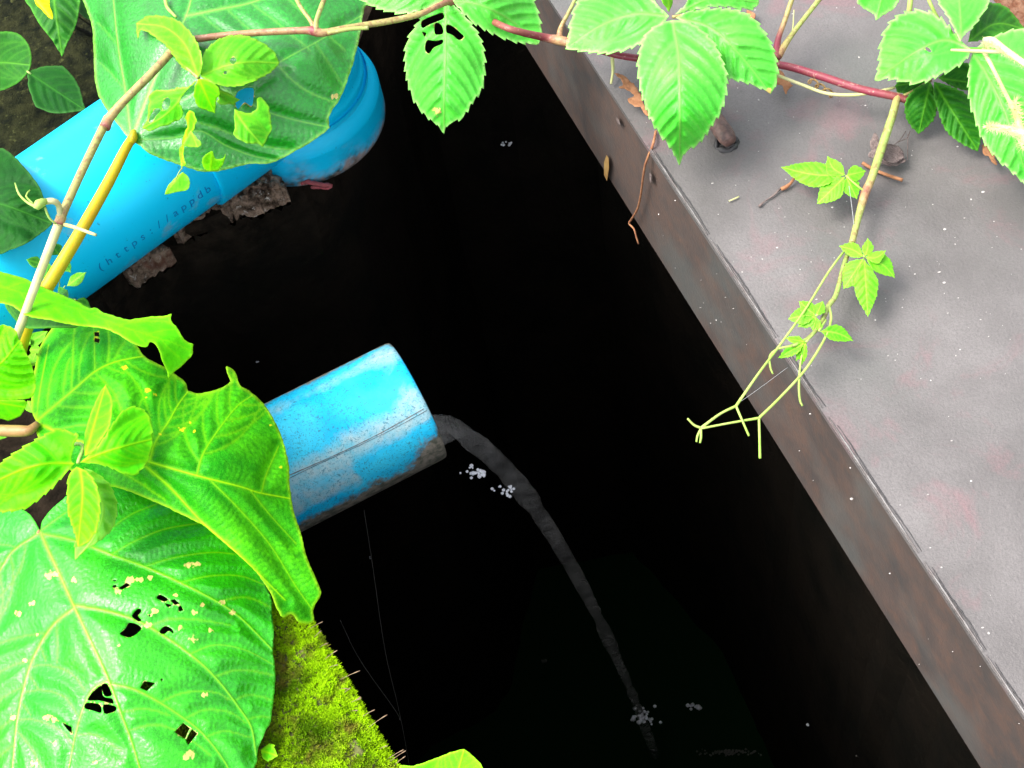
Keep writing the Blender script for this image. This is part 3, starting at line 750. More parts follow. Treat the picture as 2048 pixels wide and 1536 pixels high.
for (x0, y0, x1, y1) in ((612, 1268, 638, 1249), (622, 1290, 638, 1268), (636, 1302, 651, 1290), (646, 1328, 668, 1307), (655, 1340, 671, 1332), (668, 1370, 708, 1348), (672, 1380, 690, 1378), (680, 1400, 697, 1381), (690, 1415, 715, 1401), (700, 1425, 712, 1422), (705, 1412, 718, 1398), (716, 1444, 742, 1425), (730, 1466, 764, 1438), (757, 1503, 771, 1494), (775, 1523, 800, 1505), (778, 1530, 804, 1508), (790, 1536, 806, 1518)):
    a0 = P(x0-6, y0, .003); x1 += (x1-x0)*.3; y1 += (y1-y0)*.3; a1 = P(x1, y1, .012); mdl = (a0+a1)/2+np.array([0, 0, .003])
    pts = [a0*(1-u)**2+2*mdl*u*(1-u)+a1*u*u for u in np.linspace(0, 1, 9)]
    tube_w('moss_stalk', pts, [.0002]*7+[.0004, .0003], M['seta'], bed, seg=5)

# ------------------------------------------------------------ large leaved plant (three big blades and a folded one)
big = empty('large_leaved_plant', tuple(P(45, 720, 0.0)), 'plant with huge glossy heart-shaped leaves, eaten by insects, at the left', 'plant')
O = [(262, 283), (240, 255), (215, 222), (197, 190), (189, 150), (187, 100), (183, 50), (166, 0), (150, -60), (230, -140), (400, -160), (600, -140), (700, -60), (733, 0), (728, 20), (720, 67), (710, 113), (693, 167), (677, 203), (663, 223), (658, 243), (659, 256), (647, 267), (613, 290), (567, 315), (540, 327), (500, 328), (465, 336), (433, 343), (400, 343), (372, 334), (330, 320), (300, 308), (280, 292)]
hol = [[(470, 195), (480, 180), (505, 176), (507, 195), (503, 212), (490, 205), (482, 212), (476, 218), (470, 208)]]
C1v = [([(264, 277), (296, 190), (330, 110), (372, 32), (390, -40)], 1., 0), ([(262, 277), (252, 190), (236, 90), (225, -20)], .7, 0),
       ([(372, 32), (430, 20), (512, 2), (600, -40)], .8, 0), ([(268, 278), (350, 210), (430, 172), (470, 185), (553, 128), (640, 80), (728, 28)], .45, 0),
       ([(268, 280), (350, 275), (400, 262), (450, 290), (500, 310), (550, 322)], .4, 0),
       ([(440, 175), (490, 200), (530, 222), (590, 240), (657, 254)], .4, 0), ([(553, 128), (590, 165), (630, 190), (672, 205)], .35, 0),
       ([(300, 180), (330, 210), (380, 240), (430, 255), (520, 290), (580, 300)], .3, 0), ([(340, 95), (420, 120), (480, 125), (540, 130)], .3, 0),
       ([(450, 15), (500, 60), (520, 75)], .25, 0), ([(500, 5), (560, 50), (620, 100)], .25, 0), ([(400, 27), (440, 60), (470, 75)], .2, 0), ([(236, 90), (210, 60), (195, 45)], .2, 0), ([(250, 180), (225, 150), (200, 125)], .2, 0), ([(560, -20), (610, 30), (690, 100)], .25, 0), ([(630, 85), (660, 130), (685, 170)], .25, 0)]
zc = [(262, 283, .172), (166, 0, .150), (187, 100, .150), (240, 250, .165), (225, 60, .180), (340, 90, .205), (380, -60, .20), (500, 20, .20), (728, 20, .165), (700, 150, .165), (600, 120, .200), (658, 255, .165), (540, 327, .150), (500, 250, .180), (433, 343, .148), (330, 320, .158), (400, 270, .176), (600, -140, .18)]
leaf('leaf', O, zc, M['big_top'], big, corners=[0, 21], veins=C1v, holes=hol, res=4, relief=.0022, vw=3.2, ladder=13, pillow=14, rimw=4, spots=[(670, 192, 9), (420, 320, 9), (430, 335, 6)], label='topmost huge leaf with a pale blue-green sheen, over the blue pipe')
O = [(72, 843), (63, 817), (66, 760), (78, 700), (97, 665), (130, 630), (190, 628), (240, 655), (273, 690), (290, 713), (327, 733), (353, 750), (370, 765), (377, 782), (400, 786), (430, 780), (450, 772), (461, 762), (452, 733), (470, 743), (480, 770), (500, 783), (527, 807), (547, 837), (563, 873), (577, 923), (580, 973), (588, 1023), (603, 1070), (614, 1115), (635, 1164), (642, 1188), (630, 1209), (626, 1223), (629, 1240), (619, 1248), (597, 1244), (584, 1229), (565, 1234), (553, 1215), (541, 1185), (509, 1140), (474, 1108), (422, 1063), (400, 1047), (352, 1024), (315, 1006), (250, 980), (190, 965), (140, 940), (100, 905), (75, 872)]
C2v = [([(72, 843), (143, 783), (190, 743), (233, 723), (287, 712)], .8, 5), ([(74, 845), (150, 880), (230, 905), (299, 924), (393, 951), (480, 973), (517, 985), (580, 997)], 1., 0),
       ([(299, 922), (310, 885), (337, 843), (357, 808), (376, 783)], .8, 6), ([(393, 951), (410, 900), (467, 820), (505, 790)], .55, 4), ([(523, 985), (532, 950), (557, 893)], .5, 0),
       ([(292, 933), (340, 975), (400, 1040), (440, 1075), (500, 1130), (570, 1200)], .8, 0), ([(420, 960), (480, 1020), (540, 1090), (590, 1170), (625, 1220)], .45, 0), ([(500, 980), (540, 1030), (590, 1085)], .4, 0),
       ([(72, 843), (80, 780), (97, 690)], .5, 0), ([(143, 783), (146, 700), (150, 640)], .35, 0), ([(189, 744), (189, 700), (187, 640)], .4, 0), ([(215, 730), (218, 690), (216, 660)], .35, 0),
       ([(110, 860), (170, 850), (200, 870), (215, 900)], .25, 0), ([(190, 745), (230, 790), (250, 850), (262, 905)], .25, 0), ([(235, 724), (275, 770), (300, 830)], .25, 0), ([(160, 880), (220, 930), (270, 960), (330, 1000)], .35, 0)]
zc = [(72, 843, .105), (63, 760, .085), (97, 665, .080), (190, 640, .095), (190, 743, .115), (290, 713, .110), (377, 782, .085), (461, 762, .075), (300, 920, .118), (340, 850, .115), (450, 880, .105), (547, 837, .060), (580, 973, .060), (480, 973, .095), (420, 870, .108), (603, 1070, .052), (642, 1188, .045), (619, 1248, .030), (553, 1215, .055), (474, 1108, .085), (352, 1024, .095), (190, 965, .085)]
leaf('leaf', O, zc, M['big_mid'], big, corners=[0, 13, 17, 32, 35], veins=C2v, res=4, relief=.0026, vw=3.0, ladder=11, pillow=15, rimw=4,
     spots=[(365, 858, 9), (380, 845, 5), (388, 862, 5), (295, 780, 7), (310, 790, 5), (292, 795, 4), (250, 735, 7), (320, 868, 4), (466, 842, 4), (193, 680, 6), (543, 850, 5), (560, 935, 6)],
     holes=[[(188, 664), (198, 664), (199, 673), (189, 672)], [(189, 675), (200, 678), (198, 686), (188, 683)]], label='middle huge lime-green leaf with yellow veins, against the outlet pipe')
O = [(80, 1062), (70, 1043), (55, 1025), (20, 1008), (-40, 1000), (-120, 1040), (-160, 1200), (-150, 1420), (-60, 1600), (150, 1680), (330, 1670), (470, 1600), (509, 1536), (516, 1500), (523, 1480), (535, 1455), (541, 1446), (546, 1410), (549, 1384), (551, 1349), (549, 1325), (546, 1303), (548, 1265), (544, 1227), (540, 1190), (500, 1110), (420, 1040), (330, 985), (230, 960), (160, 975), (110, 1012), (86, 1040)]
C3v = [([(80, 1062), (96, 1100), (115, 1140), (147, 1211), (180, 1280), (216, 1357), (242, 1428), (262, 1480), (290, 1570)], 1., 0),
       ([(147, 1217), (104, 1253), (68, 1313), (49, 1370), (34, 1443), (24, 1545)], .8, 5), ([(76, 1068), (26, 1102), (0, 1141), (-60, 1230)], .7, 4),
       ([(147, 1210), (221, 1224), (281, 1245), (340, 1280), (400, 1325), (440, 1366), (475, 1412), (502, 1454), (512, 1510)], .8, 0),
       ([(86, 1068), (148, 1081), (224, 1110), (300, 1138), (400, 1185), (474, 1230), (545, 1300)], .8, 0),
       ([(218, 1368), (260, 1376), (300, 1394), (352, 1426), (405, 1467), (453, 1530), (470, 1580)], .7, 0), ([(216, 1362), (187, 1378), (167, 1415), (151, 1469), (136, 1545)], .75, 0),
       ([(86, 1058), (110, 1040), (140, 1020), (180, 1000)], .5, 0),
       ([(175, 1090), (215, 1062), (260, 1030), (318, 1006)], .45, 0), ([(225, 1108), (270, 1082), (330, 1058), (400, 1046)], .45, 0), ([(290, 1133), (350, 1115), (420, 1105), (470, 1108)], .4, 0), ([(360, 1165), (420, 1152), (480, 1152), (530, 1170)], .4, 0), ([(430, 1205), (490, 1195), (544, 1215)], .35, 0),
       ([(300, 1252), (340, 1238), (400, 1240), (460, 1250)], .3, 0), ([(380, 1308), (430, 1290), (490, 1300), (548, 1330)], .4, 0), ([(430, 1352), (480, 1340), (548, 1350)], .35, 0), ([(470, 1400), (500, 1390), (546, 1400)], .3, 0), ([(495, 1440), (520, 1432), (540, 1435)], .3, 0),
       ([(320, 1405), (370, 1385), (430, 1385), (460, 1400)], .35, 0), ([(370, 1437), (410, 1420), (460, 1425), (490, 1445)], .3, 0), ([(410, 1475), (450, 1462), (500, 1475)], .3, 0),
       ([(260, 1460), (310, 1450), (360, 1465), (420, 1510)], .3, 0), ([(240, 1425), (290, 1418), (340, 1430)], .3, 0), ([(60, 1335), (90, 1330), (140, 1345), (170, 1380)], .25, 0), ([(48, 1385), (85, 1380), (130, 1395), (155, 1430)], .25, 0), ([(150, 1470), (190, 1470), (240, 1500)], .25, 0), ([(36, 1440), (70, 1440), (120, 1460), (145, 1490)], .25, 0)]
zc = [(80, 1062, .062), (-160, 1200, .030), (-40, 1000, .035), (60, 1200, .058), (150, 1215, .078), (230, 960, .055), (330, 985, .058), (440, 1060, .052), (540, 1190, .030), (300, 1060, .066), (300, 1138, .072), (400, 1185, .066), (546, 1303, .026), (549, 1384, .024), (480, 1300, .046), (430, 1355, .052), (330, 1280, .070), (216, 1357, .080), (262, 1480, .068), (509, 1510, .028), (350, 1430, .064), (420, 1540, .045), (49, 1370, .055), (100, 1420, .064), (24, 1545, .045), (-100, 1500, .02), (290, 1640, .04)]
H3 = [[(203, 1370), (214, 1368), (222, 1384), (223, 1391), (209, 1391)], [(195, 1376), (203, 1372), (206, 1391), (216, 1396), (224, 1397), (226, 1407), (200, 1401), (176, 1400), (184, 1386)], [(173, 1406), (199, 1409), (202, 1425), (186, 1421), (169, 1416)], [(208, 1409), (229, 1412), (232, 1421), (212, 1428), (207, 1422)],
      [(349, 1464), (367, 1446), (380, 1456), (370, 1478)], [(384, 1458), (395, 1467), (377, 1490), (372, 1480)],
      [(260, 1245), (283, 1256), (262, 1274), (240, 1268), (250, 1258)], [(266, 1228), (277, 1217), (283, 1222), (276, 1232), (283, 1240), (277, 1243), (265, 1234)], [(313, 1196), (320, 1189), (336, 1198), (330, 1203), (320, 1200)],
      [(341, 1201), (349, 1198), (360, 1207), (350, 1210)], [(357, 1214), (362, 1211), (367, 1221), (358, 1223)], [(329, 1206), (345, 1210), (336, 1215)], [(319, 1264), (330, 1252), (344, 1258), (347, 1268), (338, 1262), (328, 1268)],
      [(237, 1176), (253, 1165), (261, 1170), (245, 1179)], [(224, 1160), (232, 1159), (232, 1163)], [(225, 1171), (232, 1169), (233, 1174), (227, 1176)], [(280, 1376), (289, 1362), (311, 1366), (294, 1382)], [(124, 1445), (143, 1454), (144, 1468), (134, 1459)], [(320, 1358), (326, 1357), (325, 1363)], [(296, 1230), (302, 1229), (300, 1234)]]
SP3 = [(378, 1130, 10), (395, 1128, 8), (260, 1160, 12), (280, 1158, 10), (300, 1155, 8), (236, 1183, 8), (150, 1160, 9), (100, 1150, 12), (110, 1148, 8), (36, 1227, 9), (65, 1208, 8), (296, 1250, 9), (310, 1222, 8), (386, 1278, 10), (388, 1225, 8), (360, 1255, 7), (420, 1260, 7), (380, 1508, 13), (372, 1515, 10), (95, 1435, 11), (110, 1440, 8), (109, 1487, 7), (70, 1527, 10), (445, 1205, 8), (465, 1225, 8), (25, 1435, 8), (410, 1390, 8), (75, 1270, 5), (50, 1320, 6), (238, 1291, 4), (190, 1525, 6), (350, 1190, 6), (405, 1210, 7)]
big_low = leaf('leaf', O, zc, M['big_low'], big, corners=[0], veins=C3v, holes=H3, res=4, relief=.0030, vw=3.2, ladder=10, pillow=22, rimw=4, spots=SP3, label='lowest huge shiny leaf with many small bite holes, in the bottom left corner')
O = [(-40, 520), (0, 542), (50, 557), (83, 573), (143, 597), (177, 615), (192, 616), (210, 626), (253, 638), (275, 637), (300, 633), (325, 632), (343, 627), (342, 640), (353, 653), (362, 668), (370, 680), (387, 689), (384, 710), (373, 722), (363, 733), (350, 742), (337, 756), (333, 740), (325, 722), (317, 697), (308, 686), (300, 684), (292, 694), (267, 687), (233, 667), (205, 656), (150, 650), (100, 640), (52, 630), (20, 610), (-40, 600)]
zc = [(-40, 520, .15), (0, 570, .16), (100, 575, .150), (100, 620, .165), (200, 625, .145), (220, 655, .165), (300, 636, .15), (290, 690, .16), (345, 630, .152), (387, 690, .135), (337, 756, .125), (330, 690, .15)]
leaf('leaf', O, zc, M['lime'], big, corners=[0, 12, 17, 22, 36], veins=[([(-40, 560), (60, 590), (160, 620), (250, 655), (330, 680), (380, 700)], .25, 6, 30)], res=3.5, relief=.0012, vw=2, label='folded lime-green leaf with a torn ragged end')
# folded underside strip of that leaf
O = [(0, 572), (20, 590), (50, 620), (62, 632), (90, 634), (120, 640), (160, 648), (150, 656), (110, 656), (55, 657), (30, 640), (10, 610)]
leaf('leaf', O, [(0, 572, .142), (50, 620, .142), (150, 650, .142), (50, 655, .132)], M['mid'], big, corners=[0, 6], veins=[([(0, 585), (40, 640), (55, 656)], .5, 7), ([(55, 655), (150, 652)], .8, 8)], res=3.5, relief=.001, vw=2, label='olive folded underside below the torn lime leaf')
tube('leaf_stalk', [(264, 277, .172), (250, 300, .172), (215, 368, .165), (160, 465, .158), (118, 535, .150), (85, 590, .140), (60, 640, .120), (42, 700, .09), (35, 760, .02)], [9, 10, 11.5, 12.5, 13.5, 14, 13, 12, 12], M['yellow_stalk'], big, seg=14)
tube('leaf_stalk', [(-60, 856, .10), (0, 861, .105), (40, 862, .107), (60, 860, .108), (76, 846, .107)], [11, 12, 12, 10, 6], M['tan_stalk'], big, seg=14)
tube('leaf_stalk', [(66, 1120, .02), (68, 1090, .045), (80, 1063, .062)], [9, 8, 5], M['tan_stalk'], big)
V = []
lump_ = tube('leaf_stalk', [(264, 285, .172), (266, 275, .176), (268, 262, .176)], [6, 9, 5], M['yellow_stalk'], big, seg=12)

# ------------------------------------------------------------ creeper vine with toothed five-part leaves
vine = empty('creeper_vine', tuple(P(35, 672, .0)), 'long toothed-leaf creeper with red and cream stem, running along the top and over the cover', 'vine')
ZV = HC+.03
tube('stem', [(20, 705, .150), (35, 668, .160), (75, 560, .178), (118, 447, .19), (122, 436, .19)], [9, 9, 9, 9.5, 11], M['cream_stalk'], vine, seg=14)
tube('stem', [(118, 450, .19), (124, 430, .192), (165, 340, .198), (210, 248, .203), (218, 238, .203)], [12, 9, 8.5, 9, 12], M['stem'], vine, tone=[.95, .35, .3, .3, .8], seg=14)
tube('stem', [(210, 256, .203), (219, 236, .204), (250, 200, .209), (300, 150, .214), (345, 103, .216), (375, 82, .218), (410, 76, .22), (440, 72, .22), (520, 65, .22), (605, 61, .22), (628, 62, .22), (645, 66, .219), (700, 55, .215), (780, 42, .21), (840, 28, .206), (880, 10, .20), (905, 6, .19), (960, 30, .17), (1020, 58, ZV+.02), (1090, 75, ZV), (1120, 81, ZV), (1180, 95, ZV), (1245, 112, ZV), (1340, 122, ZV), (1450, 122, ZV), (1560, 130, ZV), (1640, 152, ZV), (1720, 178, ZV), (1790, 193, ZV), (1830, 205, ZV-.004)],
     [11, 10, 8.5, 8.5, 8, 7.5, 7, 7, 7, 7.5, 10, 8, 6.5, 6.5, 6, 6, 6.5, 7, 7, 8, 10, 7, 7, 7, 7, 7.5, 8, 8, 8, 7], M['stem'], vine,
     tone=[.9, .5, .35, .35, .4, .5, .8, .7, .6, .7, 1, .5, .35, .3, .4, .7, .9, .9, .9, .95, .6, 1, 1, 1, 1, 1, 1, 1, .95, .9], seg=14)
tube('stem', [(1796, 190, ZV), (1785, 230, ZV), (1762, 300, ZV-.004), (1742, 360, ZV-.006), (1731, 384, ZV-.008), (1718, 430, ZV-.01), (1704, 486, ZV-.01)], [7, 8, 8.5, 8, 9, 7, 6.5], M['stem'], vine, tone=[.5, .1, .05, .2, .75, .1, .25], seg=12)
tube('stem', [(1703, 486, ZV-.01), (1688, 530, ZV-.008), (1672, 590, ZV-.006), (1657, 612, ZV-.004), (1640, 650, ZV), (1618, 675, ZV+.004), (1600, 686, ZV+.006), (1585, 692, ZV+.008)], [5.5, 5, 5, 5.5, 4.5, 4, 4, 3], M['stem'], vine, tone=[.2, .05, 0, .1, 0, 0, 0, 0])
tube('stem', [(632, 62, .22), (620, 40, .222), (600, 12, .225), (580, -30, .23)], [6, 4.5, 4.5, 4.5], M['stem'], vine, tone=[.9, .3, .1, .1])
tube('stem', [(633, 66, .22), (632, 45, .224), (642, 15, .228), (660, -30, .23)], [8, 5, 5, 5], M['stem'], vine, tone=[.6, .2, .15, .1])
tube('stem', [(655, 66, .219), (700, 58, .219), (737, 56, .218)], [5, 4.5, 4], M['stem'], vine, tone=[.3, .1, .1])
tube('stem', [(1118, 80, ZV), (1122, 55, ZV+.004), (1140, 20, ZV+.01), (1160, -20, ZV+.015)], [8, 5, 4, 4], M['stem'], vine, tone=[.8, .5, .2, .1])
tube('stem', [(1552, 118, ZV), (1556, 80, ZV+.004), (1570, 40, ZV+.01), (1590, -20, ZV+.02)], [9, 6, 5, 5], M['stem'], vine, tone=[.9, 1, .4, .3])
tube('stem', [(1556, 112, ZV), (1580, 75, ZV+.003), (1610, 35, ZV+.008), (1650, -15, ZV+.015)], [9, 5.5, 5, 5], M['stem'], vine, tone=[.6, .2, .1, .05])
# tendrils
T_ = lambda pts, r, **k: tube('tendril', pts, [q*.78 for q in r], M['tendril'], vine, step=4, seg=8, **k)
T_([(1703, 484, ZV-.01), (1660, 540, ZV), (1610, 620, ZV+.005), (1560, 690, ZV+.008), (1515, 750, ZV+.012), (1472, 812, ZV+.01)], [3.4, 3, 3, 3.4, 3.4, 4])
T_([(1472, 812, ZV+.01), (1440, 828, ZV+.01), (1402, 856, ZV+.008)], [3.6, 3.2, 4])
T_([(1472, 812, ZV+.01), (1485, 842, ZV+.008), (1498, 872, ZV+.004)], [3.4, 3, 3])
T_([(1402, 856, ZV+.008), (1388, 850, ZV+.01), (1375, 837, ZV+.013)], [3.5, 3, 2.4]); T_([(1402, 857, ZV+.008), (1395, 872, ZV+.006), (1393, 884, ZV+.005)], [3.4, 3, 2.6]); T_([(1402, 857, ZV+.008), (1402, 875, ZV+.006), (1400, 886, ZV+.005)], [3, 3, 2.6])
T_([(1657, 608, ZV-.004), (1662, 640, ZV), (1648, 680, ZV+.003), (1610, 740, ZV+.005), (1560, 795, ZV+.006), (1518, 836, ZV+.006)], [3.6, 3.4, 3.2, 3.6, 3.6, 4])
T_([(1518, 836, ZV+.006), (1460, 846, ZV+.007), (1402, 857, ZV+.008)], [3.6, 2.8, 3]); T_([(1518, 836, ZV+.006), (1519, 870, ZV+.002), (1520, 917, ZV-.004)], [3.4, 3.2, 3.6])
T_([(1612, 685, ZV+.004), (1602, 720, ZV+.002), (1598, 770, ZV-.004), (1600, 800, ZV-.01), (1605, 812, ZV-.012)], [3.2, 2.6, 3, 3, 2.6])
T_([(1585, 692, ZV+.008), (1556, 698, ZV+.008), (1540, 712, ZV+.006), (1541, 735, ZV+.002), (1546, 748, ZV)], [3, 3, 2.8, 2.6, 2.4])
# curly brown tendril on the cover and the long pale one
cx = [(1616+i*.95+6*math.cos(i*.42), 158+i*.62+6*math.sin(i*.42), HC+.012+.004*math.sin(i*.5)) for i in range(60)]
tube('tendril', cx, 2.0, M['tan_stalk'], vine, step=3, seg=6)
tube('tendril', [(1553, 150, ZV+.005), (1600, 168, ZV), (1650, 186, ZV-.004), (1700, 190, ZV-.004), (1750, 184, ZV), (1790, 175, ZV)], [3.4, 3.2, 3.4, 3.6, 3.4, 3], M['cream_stalk'], vine, seg=8)
tube('tendril', [(1588, 20, ZV), (1585, 60, ZV-.006), (1575, 90, ZV-.008), (1556, 112, ZV-.006)], 1.3, M['cream_stalk'], vine, seg=5, step=3)
tube('leaf_scar', [(128, 449, .19), (150, 455, .196), (192, 470, .198)], [4, 4, 3], M['cream_stalk'], vine, seg=8)
tube('tendril', [(120, 436, .192), (117, 410, .2), (105, 402, .206), (85, 405, .206), (72, 412, .206)], [5, 6, 6.5, 6.5, 6], M['cream_stalk'], vine)
tube('tendril', [(75, 415, .206), (55, 405, .208), (38, 388, .208), (30, 366, .208)], [4, 2.8, 2.2, 1.4], M['tendril'], vine, seg=6); tube('tendril', [(66, 408, .206), (52, 392, .206), (60, 380, .206)], [2.5, 2, 1.4], M['tendril'], vine, seg=6)
tube('tendril', [(90, 415, .206), (98, 435, .20), (112, 448, .194)], [2.5, 2.2, 2], M['tendril'], vine, seg=6); tube('bud', [(92, 402, .207), (78, 408, .21), (72, 418, .209)], [6, 10, 5], M['tendril'], vine)
def stalk(parent, pts, r, mat=None, tone=None, label=None):
    o = tube('leaf', pts, r, mat or M['stem'], parent, tone=tone, seg=8)
    if label: o['label'] = label
    return o
TE = (22, 5.5)
# centre top leaf
L1 = stalk(vine, [(905, 8, .19), (897, 0, .192), (900, -40, .2)], 4, tone=.1, label='pale toothed leaf hanging centrally at the top, its middle leaflet bitten through')
leaf('leaflet', [(892, 4), (862, 18), (835, 45), (815, 80), (809, 120), (815, 165), (830, 205), (855, 235), (874, 250), (888, 268), (896, 250), (925, 235), (945, 205), (963, 180), (970, 145), (968, 100), (955, 65), (935, 38), (912, 14)],
     [(892, 4, .19), (810, 120, .150), (970, 130, .152), (888, 268, .118), (890, 130, .166), (890, 200, .150)], M['pale'], L1, 0, 9, mid=[(892, 4), (891, 100), (888, 200), (888, 266)], nlat=7, teeth=TE, relief=.0022, pillow=13,
     holes=[[(842, 45), (850, 38), (880, 26), (887, 28), (886, 38), (860, 49), (845, 56)], [(870, 48), (876, 46), (884, 52), (886, 67), (870, 68)], [(893, 50), (905, 52), (920, 64), (928, 73), (918, 80), (905, 70), (893, 64)], [(850, 90), (855, 80), (872, 82), (885, 79), (885, 87), (868, 95), (858, 107), (850, 100)], [(843, 63), (853, 66), (850, 75)]], spots=[(874, 222, 12)])
leaf('leaflet', [(903, 2), (920, 18), (945, 43), (985, 67), (1030, 84), (1078, 89), (1083, 55), (1075, 20), (1060, -10), (1000, -45), (930, -30)], [(903, 2, .19), (985, 67, .168), (1078, 88, .150), (1060, -10, .165), (990, 10, .19)], M['pale'], L1, 0, 5, mid=[(903, 2), (960, 10), (1020, 40), (1076, 87)], nlat=6, teeth=TE, relief=.002, pillow=13)
leaf('leaflet', [(886, 1), (850, 18), (810, 27), (770, 22), (735, 8), (712, -4), (750, -50), (860, -45)], [(886, 1, .19), (800, 20, .19), (712, -4, .18), (800, -40, .2)], M['pale'], L1, 0, 5, mid=[(886, 1), (800, -12), (714, -4)], nlat=6, teeth=TE, relief=.002, pillow=12)
# second top leaf
L2 = stalk(vine, [(1560, 128, ZV), (1480, 60, ZV+.03), (1400, 30, ZV+.045), (1345, 34, ZV+.05)], 3.5, tone=.4, label='big pale toothed leaf spread over the top of the steel cover')
zb = ZV+.05
leaf('leaflet', [(1338, 32), (1310, 5), (1285, -20), (1200, -14), (1157, 3), (1142, 40), (1137, 70), (1131, 98), (1170, 103), (1205, 107), (1240, 103), (1275, 90), (1300, 70), (1322, 50)], [(1338, 32, zb), (1131, 98, zb-.03), (1200, -14, zb-.018), (1240, 103, zb-.02), (1240, 40, zb)], M['pale'], L2, 0, 7, mid=[(1338, 32), (1270, 28), (1200, 52), (1134, 96)], nlat=7, teeth=TE, relief=.0022, pillow=13)
leaf('leaflet', [(1352, 35), (1380, 22), (1430, 17), (1480, 22), (1515, 45), (1545, 92), (1556, 140), (1551, 172), (1541, 188), (1525, 178), (1490, 165), (1452, 152), (1422, 105), (1400, 65)], [(1352, 35, zb), (1480, 20, zb-.005), (1541, 188, zb-.035), (1430, 120, zb-.01), (1470, 80, zb+.0)], M['pale'], L2, 0, 8, mid=[(1352, 35), (1420, 55), (1480, 110), (1540, 186)], nlat=7, teeth=TE, relief=.0022, pillow=13, spots=[(1538, 182, 8)])
leaf('leaflet', [(1350, 29), (1372, 8), (1400, -30), (1500, -30), (1519, 6), (1500, 18), (1440, 13), (1396, 18)], [(1350, 29, zb), (1519, 6, zb-.01), (1450, -30, zb+.01), (1440, 14, zb)], M['pale'], L2, 0, 4, mid=[(1350, 29), (1430, -5), (1517, 5)], nlat=6, teeth=TE, relief=.0016, pillow=13)
leaf('leaflet', [(1338, 24), (1322, -3), (1312, -40), (1335, -50), (1346, 0)], [(1338, 24, zb), (1312, -40, zb+.02), (1346, 0, zb)], M['young'], L2, 0, 3, nlat=3)
leaf('leaflet', [(1345, 40), (1318, 48), (1295, 64), (1281, 92), (1275, 130), (1279, 170), (1290, 210), (1310, 255), (1340, 295), (1359, 331), (1371, 305), (1400, 285), (1425, 250), (1445, 215), (1455, 160), (1441, 110), (1420, 75), (1382, 46)], [(1345, 40, zb+.004), (1275, 130, zb-.008), (1455, 160, zb-.008), (1359, 331, HC+.014), (1360, 150, zb+.008), (1360, 240, zb-.005)], M['pale'], L2, 0, 9, mid=[(1345, 40), (1358, 120), (1360, 220), (1359, 328)], nlat=8, teeth=TE, relief=.0024, pillow=13)
# small leaf cluster, left, partly eaten
L3 = stalk(vine, [(345, 100, .216), (355, 112, .226), (375, 135, .232), (397, 156, .235)], [6, 5, 4, 4], tone=.3, label='lime leaf cluster over the huge top leaf, several leaflets eaten to rags')
zt = .235
leaf('leaflet', [(396, 154), (362, 132), (337, 97), (312, 76), (287, 60), (278, 66), (275, 78), (272, 46), (300, 31), (345, 36), (375, 58), (395, 88), (404, 120), (401, 146)], [(396, 154, zt), (272, 46, zt-.03), (345, 36, zt-.015), (340, 100, zt-.01), (365, 80, zt+.012)], M['young'], L3, 0, 7, mid=[(396, 154), (370, 90), (330, 55), (274, 47)], nlat=6, teeth=(18, 2.5), relief=.002, pillow=12)
leaf('leaflet', [(401, 152), (406, 110), (435, 80), (475, 70), (511, 78), (545, 100), (559, 126), (541, 145), (500, 165), (470, 173), (430, 168)], [(401, 152, zt), (475, 70, zt-.01), (559, 126, zt-.02), (470, 173, zt-.01), (480, 120, zt+.008)], M['young'], L3, 0, 6, mid=[(401, 152), (450, 132), (500, 124), (557, 126)], nlat=6, teeth=(20, 2.5), relief=.0026, pillow=12, holes=[[(460, 118), (468, 114), (473, 120), (468, 128), (461, 126)], [(447, 142), (454, 142), (453, 149), (448, 148)]])
leaf('leaflet', [(398, 158), (415, 160), (432, 170), (440, 185), (432, 205), (430, 228), (418, 222), (400, 215), (388, 196), (390, 170)], [(398, 158, zt), (430, 228, zt-.025), (440, 185, zt-.006), (388, 196, zt-.01)], M['lime'], L3, 0, 5, nlat=4, teeth=None, relief=.0015, ragged=1.2)
leaf('leaflet', [(402, 158), (430, 162), (445, 180), (462, 192), (472, 210), (455, 207), (436, 206), (432, 180), (420, 168)], [(402, 158, zt), (470, 208, zt-.03), (432, 185, zt-.01)], M['young'], L3, 0, 4, nlat=4, relief=.0012, ragged=1.2, holes=[[(432, 190), (437, 188), (438, 200), (433, 200)]])
leaf('leaflet', [(394, 160), (376, 172), (345, 178), (315, 180), (300, 190), (296, 215), (294, 238), (285, 256), (302, 262), (322, 254), (345, 246), (362, 236), (366, 222), (360, 205), (368, 188)], [(394, 160, zt), (300, 190, zt-.02), (285, 256, zt-.035), (362, 236, zt-.03), (340, 210, zt-.015)], M['young'], L3, 0, 7, mid=[(394, 160), (365, 195), (330, 230), (287, 256)], nlat=5, relief=.0014, ragged=1.4, holes=[[(325, 205), (334, 195), (341, 200), (338, 215), (330, 220), (324, 216)], [(300, 232), (312, 217), (322, 220), (312, 232), (304, 244), (298, 244)]])
leaf('leaflet', [(469, 218), (480, 222), (500, 226), (512, 215), (514, 196), (522, 194), (537, 212), (541, 235), (542, 262), (532, 280), (527, 295), (515, 288), (495, 286), (478, 279), (467, 268), (470, 240)], [(469, 218, zt-.025), (520, 196, zt-.025), (542, 262, zt-.04), (500, 250, zt-.022), (527, 295, zt-.04)], M['young'], L3, 0, 10, mid=[(469, 218), (490, 250), (525, 292)], nlat=4, relief=.002, ragged=1.2, pillow=11)
